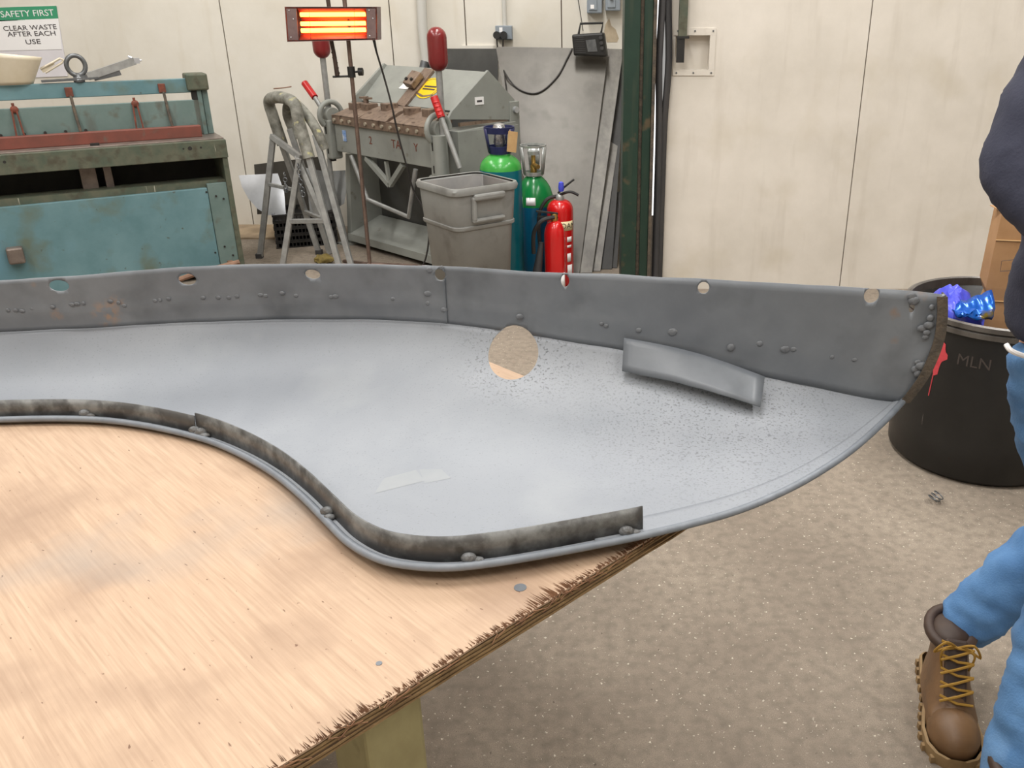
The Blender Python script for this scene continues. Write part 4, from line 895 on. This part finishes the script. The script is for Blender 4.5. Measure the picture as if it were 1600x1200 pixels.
G().tube(crom([(-0.02, 0, zt + 0.02), (-0.08, -0.02, zt), (-0.125, -0.03, zt - 0.1), (-0.12, -0.03, zt - 0.3)], 6), 0.011, 8).build('hose', M_['black'], ex2)
def wrap(z0, z1, a0, a1, m, nm):
    rows = [[V(((r + .001) * math.cos(a), (r + .001) * math.sin(a), z)) for z in (z0, z1)] for a in [a0 + (a1 - a0) * j / 8 for j in range(9)]]
    return G().grid(rows).build(nm, m, ex2, solid=0.0012)
wrap(zt - 0.17, zt - 0.115, -1.9, -0.35, M_['cream'], 'label_band')
def bendx(zc_, ang0):
    def f(co):
        a = ang0 + co.x / r; return V(((r + 0.0025) * math.cos(a), (r + 0.0025) * math.sin(a), zc_ + co.y))
    return f
text('lettering', 'FOAM', 0.045, None, M_['ink'], ex2, wld=False, bend=bendx(zt - 0.142, -1.0))
for z0, z1, a1 in ((0.27, 0.30, -0.55), (0.235, 0.25, -0.6), (0.15, 0.20, -0.65), (0.06, 0.13, -0.5)): wrap(z0, z1, -1.0, a1, M_['white'], 'printed_panel')
# ------------------------------------------------------------------ steel sheets leaning by the column
def lean(label, TLp, TRp, BRp, yt, m, name='steel_sheet', t=0.003, group='steel sheets leaning by the column', dyb=0.0, lf=1.0):
    TL, TR = py(*TLp, yt), py(*TRp, yt); BR = pz(*BRp); BR.y += dyb; BL = BR + (TL - TR) * lf; BL.z = 0.002; BR.z = 0.002
    ML = TR.lerp(BR, 0.5) + (TL - TR) * max(lf, 0.68)
    return sheet(name, label, [TL, TR, BR, BL, ML], m, t, group=group)
lean('large grey steel sheet under the radio, frontmost of the leaning stack', (775, 74), (951, 76), (905, 429), 6.36, M_['sheet'], lf=0.1)
lean('pale steel sheet just behind the front sheet of the leaning stack', (785, 73), (974, 77), (925, 427), 6.42, M_['sheet2'], lf=0.12)
lean('dark steel sheet with low top edge leaning beside the column', (880, 218), (966, 221), (938, 424), 6.045, M_['sheet2'], lf=0.3)
lean('tall black steel sheet leaning close to the green column', (850, 80), (979, 82), (956, 421), 6.50, M_['sheetd'], lf=0.3)
lean('lowest dark offcut leaning at the foot of the green column', (920, 298), (972, 300), (964, 419), 5.89, M_['sheetd'], lf=0.5)
sheet('flat_sheet', 'dark grey flat steel sheet leaning on the wall behind the red counterweight', [py(x, y, YW - 0.06) for x, y in ((668, 76), (778, 76), (778, 250), (668, 250))], M_['greysheet'], 0.004)
# ------------------------------------------------------------------ wall services
pp = thing('duct_pipe', 'thick pale grey pipe running down the wall behind the folder', 'pipe', py(668, 60, YW - 0.05))
G().tube([py(656, -60, YW - 0.05), py(660, 40, YW - 0.05), py(666, 100, YW - 0.05)], 0.034, 14).build('pipe', M_['pipe'], pp, wld=True)
G().cyl(py(664, 96, YW - 0.09), py(656, 130, YW - 0.12), 0.03, 14).build('elbow', M_['steel'], pp, wld=True)
so = thing('wall_socket', 'grey double wall socket below its conduit with two black plugs', 'socket', py(792, 52, YW))
Yk = YW - 0.03
a, b = py(774, 40, Yk), py(801, 62, Yk); G().b2((a.x, YW - 0.05, b.z), (b.x, YW, a.z)).build('box', M_['switch'], so, wld=True, bevel=0.004)
G().b2((py(791, 40, Yk).x, YW - 0.058, b.z + 0.006), (b.x - 0.004, YW - 0.05, a.z - 0.006)).build('cover', M_['switch'], so, wld=True)
G().tube([py(785, -60, YW - 0.02), py(789, 41, YW - 0.02)], 0.016, 10).build('conduit', M_['pipe'], so, wld=True)
G().b2(py(780, 43, YW - 0.052) + V((0, 0.0, -0.03)), py(785, 43, YW - 0.056)).build('switch', M_['white'], so, wld=True)
for x in (776, 787): G().cyl(py(x, 55, YW - 0.05), py(x, 55, YW - 0.09), 0.026, 12).build('plug', M_['black'], so, wld=True)
def cable(name, label, P, r=0.005):
    pts = crom(P, 8); o = pts[0].copy(); return tag(G().tube(pts, r, 6).build(name, M_['wire'], None, origin=o), label, 'cable')
def sy(x, y, Y=6.3):
    for _ in range(8): Y = 5.34 + 1.02 * py(x, y, Y).z / 1.27 - 0.03
    return py(x, y, Y)
cable('radio_lead', 'black lead hanging in a loop between the socket and the radio', [py(776, 60, YW - 0.085), py(779, 85, YW - 0.09), sy(788, 112), sy(806, 136), sy(830, 146), sy(850, 140), sy(872, 118), sy(886, 92), sy(894, 76)])
cable('plug_lead', 'thin black lead dropping from the socket behind the folder', [py(786, 62, YW - 0.085), py(786, 95, YW - 0.1), sy(789, 120), sy(792, 145), sy(795, 200)])
cable('aerial_wire', 'thin wire hanging from above to the radio handle', [py(900, -20, YW - 0.02), py(906, 15, YW - 0.05), py(911, 48, 6.27)], 0.003)
ra = thing('radio', 'black portable radio hanging over the top of the steel sheets', 'radio', py(920, 88, 6.27))
q = [py(893, 54, 6.20), py(943, 51, 6.20), py(948, 89, 6.20), py(896, 87, 6.20)]
bk_ = [p + V((0.012, 0.085, 0.0)) for p in q]
G().add(q + bk_, [(0, 1, 2, 3), (0, 4, 5, 1), (1, 5, 6, 2), (2, 6, 7, 3), (3, 7, 4, 0), (4, 7, 6, 5)]).build('case', M_['black'], ra, wld=True, bevel=0.012)
G().plate([bil(q, u, v) + V((0, -0.003, 0)) for u, v in ((0.42, 0.28), (0.72, 0.26), (0.74, 0.78), (0.45, 0.8))], 0.003).build('tuning_panel', M_['steel'], ra, wld=True)
for v in (0.2, 0.42, 0.64): G().cyl(bil(q, 0.89, v), bil(q, 0.89, v) + V((0, -0.012, 0)), 0.012, 12).build('knob', M_['rubber'], ra, wld=True)
g = G()
for v in [0.15 + 0.1 * i for i in range(8)]: g.bar(bil(q, 0.06, v) + V((0, -0.001, 0)), bil(q, 0.38, v) + V((0, -0.001, 0)), 0.003, 0.004)
g.build('speaker_grille', M_['rubber'], ra, wld=True)
G().tube([py(904, 54, 6.26), py(907, 37, 6.27), py(942, 36, 6.27), py(939, 53, 6.26)], 0.008, 8).build('handle', M_['black'], ra, wld=True)
for lab, x0_, x1_, yb, nm in (('grey switch box with a white sticker left of the other switch box', 917, 941, 21, 'isolator_switch'), ('grey switch box nearest the green column', 946, 970, 17, 'isolator_switch')):
    t = thing(nm, lab, 'switch box', py((x0_ + x1_) / 2, yb, YW), 0, 'switch boxes on the wall')
    a, b = py(x0_, yb, YW - 0.08), py(x1_, -30, YW - 0.08)
    G().b2((a.x, YW - 0.09, a.z), (b.x, YW, b.z)).build('case', M_['switch'], t, wld=True, bevel=0.008)
    G().b2((a.x + 0.012, YW - 0.098, a.z + 0.02), (b.x - 0.035, YW - 0.09, b.z)).build('lid', M_['switch'], t, wld=True, bevel=0.004)
    if x0_ < 930: G().b2((a.x + 0.025, YW - 0.1, a.z + 0.03), (a.x + 0.05, YW - 0.098, a.z + 0.055)).build('sticker', M_['white'], t, wld=True)
    else: G().b2((a.x + 0.03, YW - 0.115, a.z + 0.07), (a.x + 0.05, YW - 0.098, b.z)).build('toggle', M_['white'], t, wld=True)
# ------------------------------------------------------------------ black bin and its rubbish
BC = V((1.455, 2.965, 0)); HB = 0.585
bn = thing('round_bin', 'large black round plastic bin at the right with a red paint mark', 'bin', BC)
NB = 56
G().lathe([(0.292, 0.0), (0.312, 0.02), (0.318, 0.14), (0.316, 0.3), (0.308, HB - 0.06), (0.306, HB - 0.03)], NB).build('body', M_['blackbin'], bn)
G().lathe([(0.306, HB - 0.045), (0.319, HB - 0.042), (0.321, HB - 0.025), (0.313, HB - 0.022), (0.321, HB - 0.016), (0.322, HB), (0.312, HB + 0.004), (0.304, HB), (0.304, HB - 0.045)], NB, None, False).build('rim_band', M_['rimgrey'], bn)
# hollow inside: dark well
body = bpy.data.objects[[o.name for o in bpy.data.objects if o.parent == bn and o.name.startswith('body')][0]]
wc = G().lathe([(0.285, 0.03), (0.302, HB + 0.05)], NB).build('c', M_['inbin'], bn); cut(body, [wc]); bpy.data.objects.remove(wc)
def onbin(a, z, e=0.002): 
    rr = 0.318 - 0.012 * max(0, (z - 0.2) / 0.36); return V(((rr + e) * math.cos(a), (rr + e) * math.sin(a), z))
cen = py(1467, 560, 2.80) - BC; a0 = math.atan2(cen.y, cen.x); z0 = py(1467, 553, 2.82).z
random.seed(2)
P = []
for k in range(26):
    t = 2 * PI * k / 26; rr = 1 + 0.12 * random.uniform(-1, 1); P.append(onbin(a0 + 0.10 * math.cos(t) * rr * (1 if math.sin(t) > -0.2 else 0.5), z0 + 0.055 * math.sin(t) * rr - (0.02 if math.sin(t) < -0.8 else 0)))
G().add(P + [onbin(a0, z0, 0.003)], [(k, (k + 1) % 26, 26) for k in range(26)]).build('red_paint_mark', M_['redpaint'], bn)
G().tube([onbin(a0 - 0.02, z0 - 0.07), onbin(a0 - 0.03, z0 - 0.15)], 0.002, 5).build('paint_drip', M_['redpaint'], bn)
cen = py(1522, 558, 2.7) - BC; a1 = math.atan2(cen.y, cen.x)
text('chalk_lettering', 'MLN', 0.055, None, M_['chalk'], bn, wld=False, bend=lambda co: onbin(a1 + co.x / 0.31, 0.455 + co.y, 0.0015 + co.z))
# cardboard box standing in the bin
Ybx = 2.95
bx = thing('cardboard_box', 'tall brown cardboard box standing in the black bin', 'box', V((1.58, Ybx, 0.05)))
q0 = [(1566, 330), (1556, 375), (1540, 450), (1546, 470), (1533, 500), (1524, 560)]
L_ = [py(x, y, Ybx) for x, y in q0]
rows = [[p, p + V((0.30, -0.05, 0)), p + V((0.34, 0.10, 0)), p + V((0.04, 0.15, 0)), p] for p in L_]
for i, nm in ((0, 'lid_flap'), (1, 'body_panel'), (2, 'body_panel'), (3, 'lower_panel'), (4, 'lower_panel')):
    G().grid(rows[i:i + 2], False).build(nm, M_['box'], bx, wld=True)
for i in (1, 3): G().tube([L_[i] + V((-0.001, -0.002, 0)), L_[i] + V((0.30, -0.053, 0))], 0.003, 5).build('crease', M_['card'], bx, wld=True)
G().tube([py(x, y, Ybx - 0.025) for x, y in ((1565, 408), (1590, 405), (1590, 422), (1563, 424))], 0.0012, 4, True).build('printed_mark', M_['ink'], bx, wld=True)
G().b2(L_[0] + V((0.0, 0, -0.002)), L_[0] + V((0.3, 0.1, 0.0))).build('lid_flap', M_['box'], bx, wld=True)
G().b2(L_[-1] + V((0.02, 0.0, -0.42)), L_[-1] + V((0.3, 0.09, 0))).build('lower_panel', M_['box'], bx, wld=True)
def crumple(name, label, c, r, m, cat, seed, k=14):
    g = G().ell((0, 0, 0), (1, 1, 1), 28, 16)
    for p in g.v:
        nz = 1 + 0.35 * noise.noise(p * 1.8 + V((seed, 0, 0))) + 0.22 * abs(noise.noise(p * 4.5 + V((0, seed, 0))))
        p.x *= r[0] * nz; p.y *= r[1] * nz; p.z *= r[2] * nz
    g.v = [p + V(c) for p in g.v]
    return tag(g.build(name, m, None, origin=V(c) - V((0, 0, r[2]))), label, cat)
bgp = py(1482, 480, 2.93)
crumple('plastic_bag', 'crumpled violet blue plastic bag in the black bin', (bgp.x + 0.01, 2.93, HB - 0.09), (0.10, 0.14, 0.13), M_['bagblue'], 'bag', 3.3)
wr = [py(1483, 478, 2.84), py(1545, 446, 2.86), py(1560, 470, 2.80), py(1550, 500, 2.76), py(1495, 496, 2.78)]
cw_ = sum(wr, V()) / 5
g = G(); rows = []
for i in range(13):
    u = i / 12; a = wr[0].lerp(wr[1].lerp(wr[2], 0.3), u); b = wr[4].lerp(wr[3], u)
    rows.append([a.lerp(b, v / 6) + V((0, -0.025 * math.sin(PI * v / 6) + 0.012 * noise.noise(V((u * 5, v * 0.9, 1))), 0.012 * noise.noise(V((u * 6, v * 0.8, 9))))) for v in range(7)])
wp = g.grid(rows).build('snack_wrapper', M_['crisp'], None, origin=V((cw_.x, cw_.y, min(p.z for p in wr))), solid=0.003); tag(wp, 'shiny blue snack wrapper lying on the bag in the black bin', 'wrapper')
# ------------------------------------------------------------------ spring and rag
sp = pz(1455, 785)
g = G(); g.tube([V((0.019 * math.cos(t), 0.019 * math.sin(t), 0.004 + 0.0018 * t)) + V((0.003 * t * 0.2, 0, 0)) for t in [2 * PI * 2.6 * k / 60 for k in range(61)]], 0.0022, 6)
g.v = [Matrix.Rotation(0.5, 3, 'Y') @ p + sp + V((0, 0, 0.008)) for p in g.v]
tag(g.build('coil_spring', M_['steel'], None, origin=sp), 'small coil spring lying on the concrete by the black bin', 'spring')
rp = pz(507, 412); crumple('rag', 'small ochre rag on the floor by the panel stand', (rp.x, rp.y, 0.03), (0.06, 0.05, 0.03), M_['rag'], 'rag', 8.1)
# ------------------------------------------------------------------ person at the right edge
pr = thing('person', 'person in navy hoodie, blue jeans and brown boots walking past the black bin', 'person', V((1.0, 1.62, 0)))
def skinmesh(name, chains, m, sub=2, parent=pr, wrinkle=0.0, seed=0.0, wfreq=26):
    me = bpy.data.meshes.new(name); vs, es, rs = [], [], []
    key = {}
    for ch in chains:
        prev = None
        for (p, r) in ch:
            k = tuple(round(c, 4) for c in p)
            if k not in key: key[k] = len(vs); vs.append(p); rs.append(r)
            i = key[k]
            if prev is not None and prev != i: es.append((prev, i))
            prev = i
    Mi = MW[parent.name].inverted()
    me.from_pydata([tuple(Mi @ V(p)) for p in vs], es, []); me.update()
    o = bpy.data.objects.new(name, me); C.objects.link(o); o.parent = parent; MW[o.name] = MW[parent.name]
    md = o.modifiers.new('k', 'SKIN'); md.use_smooth_shade = True
    for i, r in enumerate(rs):
        sv = me.skin_vertices[0].data[i]; sv.radius = r if isinstance(r, tuple) else (r, r); sv.use_root = (i == 0)
    s_ = o.modifiers.new('s', 'SUBSURF'); s_.levels = sub; s_.render_levels = sub
    apply_mods(o); o.data.materials.clear(); o.data.materials.append(m)
    if wrinkle:
        for v in o.data.vertices:
            q = v.co
            v.co = q + v.normal * wrinkle * (noise.noise(V((q.x * wfreq * .5 + seed, q.y * wfreq * .5, q.z * wfreq))) + 0.5 * noise.noise(V((q.x * 40, q.y * 40, q.z * 70 + seed))))
    for p in o.data.polygons: p.use_smooth = True
    return o
pel = (1.0, 1.64, 0.93)
sp1, sp2, sp3, neck, head = (1.0, 1.65, 1.08), (1.0, 1.65, 1.24), (1.0, 1.65, 1.42), (1.0, 1.64, 1.54), (0.995, 1.61, 1.66)
hpR, knR, anR = (0.93, 1.65, 0.86), (1.115, 1.72, 0.46), (0.925, 1.735, 0.165)       # far leg whose boot shows
hpL, knL, anL = (1.07, 1.60, 0.86), (0.935, 1.42, 0.50), (0.862, 1.30, 0.12)          # near leg
shR, elR, wrR = (0.835, 1.66, 1.45), (0.755, 1.60, 1.275), (0.88, 1.44, 1.13)
shL, elL, wrL = (1.175, 1.66, 1.45), (1.27, 1.62, 1.2), (1.20, 1.45, 1.08)
def lp(a, b, t): return tuple(a[i] + (b[i] - a[i]) * t for i in range(3))
skinmesh('body', [[(pel, 0.12), (sp1, 0.11), (sp2, 0.12), (sp3, 0.12), (neck, 0.052), (lp(neck, head, 0.5), 0.05)],
                  [(pel, 0.12), (hpR, 0.085), (knR, 0.055), (anR, 0.04)], [(pel, 0.12), (hpL, 0.085), (knL, 0.055), (anL, 0.04)],
                  [(sp3, 0.12), (shR, 0.055), (elR, 0.042), (wrR, 0.028)], [(sp3, 0.12), (shL, 0.055), (elL, 0.042), (wrL, 0.028)]], M_['skin'])
# clothing
skinmesh('hoodie', [[((1.0, 1.645, 0.905), (0.183, 0.13)), ((1.0, 1.65, 1.0), (0.19, 0.135)), (sp1, (0.185, 0.14)), (sp2, (0.18, 0.135)), ((1.0, 1.65, 1.38), (0.165, 0.12)), ((1.0, 1.645, 1.49), (0.085, 0.08))],
                    [((1.0, 1.65, 1.38), (0.165, 0.12)), (shR, 0.082), (lp(shR, elR, 0.5), 0.075), (elR, 0.068), (lp(elR, wrR, 0.6), 0.058), (lp(elR, wrR, 0.92), 0.045)],
                    [((1.0, 1.65, 1.38), (0.165, 0.12)), (shL, 0.082), (lp(shL, elL, 0.5), 0.075), (elL, 0.068), (lp(elL, wrL, 0.6), 0.058), (lp(elL, wrL, 0.92), 0.045)]], M_['hoodie'], 3, wrinkle=0.008, seed=2.0, wfreq=16)
skinmesh('jeans', [[((1.0, 1.64, 0.97), (0.165, 0.12)), ((1.0, 1.64, 0.90), (0.17, 0.125)), (hpR, 0.098), (lp(hpR, knR, 0.55), 0.088), (knR, 0.072), (lp(knR, anR, 0.35), 0.078), (lp(knR, anR, 0.75), 0.078), (lp(knR, anR, 1.0), 0.076), ((0.897, 1.745, 0.125), 0.058)],
                   [((1.0, 1.64, 0.90), (0.17, 0.125)), (hpL, 0.098), (lp(hpL, knL, 0.5), 0.09), (knL, 0.073), (lp(knL, anL, 0.35), 0.076), (lp(knL, anL, 0.8), 0.074), (lp(knL, anL, 1.17), 0.086)]], M_['jean'], 3, wrinkle=0.011, seed=6.0)
# head with face and hair
def headmesh():
    g = G().ell((0, 0, 0), (1, 1, 1), 28, 20); c = V(head) + V((0, 0, 0.02))
    for p in g.v:
        x, y, z = p
        w = 0.076 * (1 - 0.25 * max(0, -z)); q = V((x * w, y * 0.096, z * 0.118))
        if y < -0.8 and abs(x) < 0.2 and -0.35 < z < 0.15: q.y -= 0.018 * (1 - abs(x) / 0.2) * (1 if z < 0 else 0.5)
        if y < -0.6 and 0.08 < z < 0.3 and 0.2 < abs(x) < 0.55: q.y += 0.008
        if y < -0.6 and -0.62 < z < -0.5 and abs(x) < 0.4: q.y += 0.005
        p[:] = q + c
    return g
headmesh().build('head', M_['skin'], pr, wld=True)
hc_ = V(head) + V((0, 0, 0.02))
for s_ in (-1, 1):
    G().ell(hc_ + V((0.03 * s_, -0.086, 0.018)), (0.013, 0.008, 0.008), 12, 8).build('eye', M_['white'], pr, wld=True)
    G().ell(hc_ + V((0.078 * s_, 0.01, 0.0)), (0.01, 0.02, 0.032), 10, 8).build('ear', M_['skin'], pr, wld=True)
G().ell(hc_ + V((0, -0.088, -0.065)), (0.025, 0.006, 0.006), 10, 6).build('mouth', M_['redpaint'], pr, wld=True)
g = G().ell((0, 0, 0), (0.086, 0.104, 0.122), 28, 18); 
for p in g.v:
    if p.z < 0.045 and p.y < 0.0: p.y = max(p.y, -0.02 + 0.0 * p.y); p.x *= 0.9
    if p.z < -0.03: p.z = -0.03
g.v = [p + hc_ + V((0, 0.006, 0.008)) for p in g.v]; g.build('hair', M_['hair'], pr, wld=True)
# hands: palm and five bent fingers
def hand(w, d, up, s_, nm='hand'):
    w, d, up = V(w), V(d).normalized(), V(up).normalized(); sd = d.cross(up).normalized() * s_
    ch = [[(tuple(w), (0.026, 0.02)), (tuple(w + d * 0.045), (0.036, 0.017)), (tuple(w + d * 0.085), (0.038, 0.015))]]
    o = skinmesh(nm, ch, M_['skin'])
    for k, (off, ln) in enumerate(((-0.028, 0.07), (-0.009, 0.08), (0.010, 0.075), (0.028, 0.058))):
        b = w + d * 0.08 + sd * off
        skinmesh('finger', [[(tuple(b), 0.010), (tuple(b + d * ln * 0.45 - up * 0.006), 0.009), (tuple(b + d * ln * 0.75 - up * 0.022), 0.0085), (tuple(b + d * ln * 0.85 - up * 0.042), 0.0075)]], M_['skin'], 1, parent=o)
    b = w + d * 0.03 - sd * 0.03
    skinmesh('thumb', [[(tuple(b), 0.012), (tuple(b + d * 0.03 - sd * 0.022 - up * 0.008), 0.0105), (tuple(b + d * 0.06 - sd * 0.022 - up * 0.018), 0.009)]], M_['skin'], 1, parent=o)
hand(wrR, (0.5, -0.75, -0.3), (-0.2, -0.3, 0.9), 1); hand(wrL, (-0.5, -0.75, -0.3), (0.2, -0.3, 0.9), -1)
# white cord hanging at the hip
G().tube(crom([py(1572, 538, 1.53), py(1580, 548, 1.52), py(1600, 556, 1.53), py(1625, 562, 1.55)], 5), 0.005, 8).build('waist_cord', M_['white'], pr, wld=True)
# boots
def boot(toe, heel, ank, nm='boot'):
    toe, heel = V(toe), V(heel); d = V((toe.x - heel.x, toe.y - heel.y, 0)); L = d.length; d.normalize(); s_ = V((d.y, -d.x, 0))
    # outline of the sole: half widths along the length
    W = [(a_, b_ * 1.2) for a_, b_ in [(0.0, 0.026), (0.04, 0.034), (0.2, 0.038), (0.42, 0.036), (0.6, 0.045), (0.75, 0.050), (0.88, 0.046), (0.96, 0.032), (1.0, 0.012)]]
    def ring(z, grow, u0=0.0, u1=1.0, topf=None):
        P = []
        for u, w in W: P.append(heel + d * L * (u0 + (u1 - u0) * u) + s_ * (w + grow) + V((0, 0, z)))
        for u, w in reversed(W): P.append(heel + d * L * (u0 + (u1 - u0) * u) - s_ * (w + grow) + V((0, 0, z)))
        return P
    so_ = [ring(0, 0.004), ring(0.012, 0.006), ring(0.03, 0.006), ring(0.033, 0.0)]
    g = G(); rows = [r + [r[0]] for r in so_]; g.grid(rows); n_ = len(so_[0]); b = len(g.v)
    g.add(so_[0], [list(range(n_))[::-1]])
    bt_ = thing_part(nm); g.build('sole', M_['sole'], bt_, wld=True)
    for k in range(11):
        for sd in (-1, 1):
            u = 0.05 + 0.09 * k; w = None
            for (ua, wa), (ub, wb_) in zip(W[:-1], W[1:]):
                if ua <= u <= ub: w = wa + (wb_ - wa) * (u - ua) / (ub - ua)
            G().box(heel + d * L * u + s_ * sd * (w + 0.006) + V((0, 0, 0.009)), (0.013, 0.011, 0.016)).build('sole_lug', M_['sole'], bt_, wld=True)
    # upper: rings from sole to ankle
    rows = []
    top = V((ank[0], ank[1], 0))
    for j in range(13):
        t = j / 12; z = 0.028 + 0.135 * t
        ring_ = []
        # front limit moves back as height grows: rounded toe box, vamp, then shaft
        fr = 0.945 - 0.03 * t if t < 0.25 else 0.935 - (t - 0.25) ** 0.62 * 0.58
        bk2 = 0.0 + 0.05 * math.sin(PI * t) * 0.6
        n2 = 24
        cu = (fr + bk2) / 2; hl = (fr - bk2) / 2
        for k in range(n2 + 1):
            a = 2 * PI * k / n2; u = cu + hl * math.cos(a)
            wv = 0.044 * (1 - 0.30 * t) if t > 0.3 else 0.047 - 0.01 * t
            wv *= 1.2 * (1.0 + 0.12 * (u > 0.6) * (1 - t))
            zz = z
            if t < 0.45 and math.cos(a) > 0: zz = z - 0.012 * t * math.cos(a)
            ring_.append(heel + d * L * u + s_ * wv * (abs(math.sin(a)) ** 0.75) * (1 if math.sin(a) >= 0 else -1) + V((0, 0, zz)))
        rows.append(ring_)
    g = G().grid(rows); g.add(rows[-1][:-1], [list(range(24))]); g.build('upper', M_['boot'], bt_, wld=True, weld=True)
    # toe cap dome
    tc = heel + d * L * 0.775
    M = Matrix((d.to_4d(), s_.to_4d(), V((0, 0, 1)).to_4d(), (0, 0, 0, 1))).transposed(); M[3] = (0, 0, 0, 1)
    G().ell(tc + V((0, 0, 0.034)), (0.072, 0.058, 0.056), 20, 12, M).build('toe_cap', M_['boot'], bt_, wld=True)
    # padded collar and tongue
    cc = heel + d * L * 0.20
    G().tube([cc + d * 0.062 * math.cos(a) + s_ * 0.05 * math.sin(a) + V((0, 0, 0.168 + 0.012 * math.cos(a + PI))) for a in [2 * PI * k / 20 for k in range(20)]], 0.013, 10, True).build('collar', M_['collar'], bt_, wld=True)
    G().ell(cc + V((0, 0, 0.166)), (0.06, 0.046, 0.022), 16, 8, M).build('sock', M_['collar'], bt_, wld=True)
    tg0, tg1 = heel + d * L * 0.66 + V((0, 0, 0.075)), heel + d * L * 0.40 + V((0, 0, 0.185))
    G().bar(tg0 + V((0, 0, 0.012)), tg1 + V((0, 0, 0.006)), 0.05, 0.018).build('tongue', M_['collar'], bt_, wld=True, bevel=0.006)
    nrm = (tg1 - tg0).cross(s_).normalized(); nrm = nrm if nrm.z > 0 else -nrm
    for k in range(5):
        f = 0.05 + 0.21 * k; c = tg0.lerp(tg1, f) + nrm * 0.03
        G().tube([c - s_ * 0.036 - nrm * 0.006, c, c + s_ * 0.036 + (tg1 - tg0) * 0.09 - nrm * 0.006], 0.0032, 6).build('lace', M_['lace'], bt_, wld=True)
        if k < 4: G().tube([c + s_ * 0.036 - nrm * 0.004, c + (tg1 - tg0) * 0.1 + nrm * 0.004, c - s_ * 0.034 + (tg1 - tg0) * 0.2 - nrm * 0.004], 0.0032, 6).build('lace', M_['lace'], bt_, wld=True)
    kn = tg0.lerp(tg1, 0.9) + nrm * 0.02
    for s2 in (-1, 1):
        G().tube(crom([kn, kn + s_ * s2 * 0.03 + nrm * 0.022 + V((0, 0, 0.01)), kn + s_ * s2 * 0.05 + nrm * 0.012 - V((0, 0, 0.02)), kn + s_ * s2 * 0.02 + nrm * 0.01, kn], 5), 0.003, 6).build('lace', M_['lace'], bt_, wld=True)
        G().tube(crom([kn, kn + s_ * s2 * 0.035 + nrm * 0.02 - V((0, 0, 0.015)), kn + s_ * s2 * 0.03 + nrm * 0.018 - V((0, 0, 0.06))], 5), 0.0028, 6).build('lace', M_['lace'], bt_, wld=True)
def thing_part(nm):
    o = bpy.data.objects.new(nm, None); C.objects.link(o); o.parent = pr; o.empty_display_size = 0.05; MW[o.name] = MW[pr.name]; return o
boot((0.802, 1.43, 0), (0.885, 1.775, 0), anR)
boot((0.80, 1.02, 0), (0.865, 1.36, 0), anL)
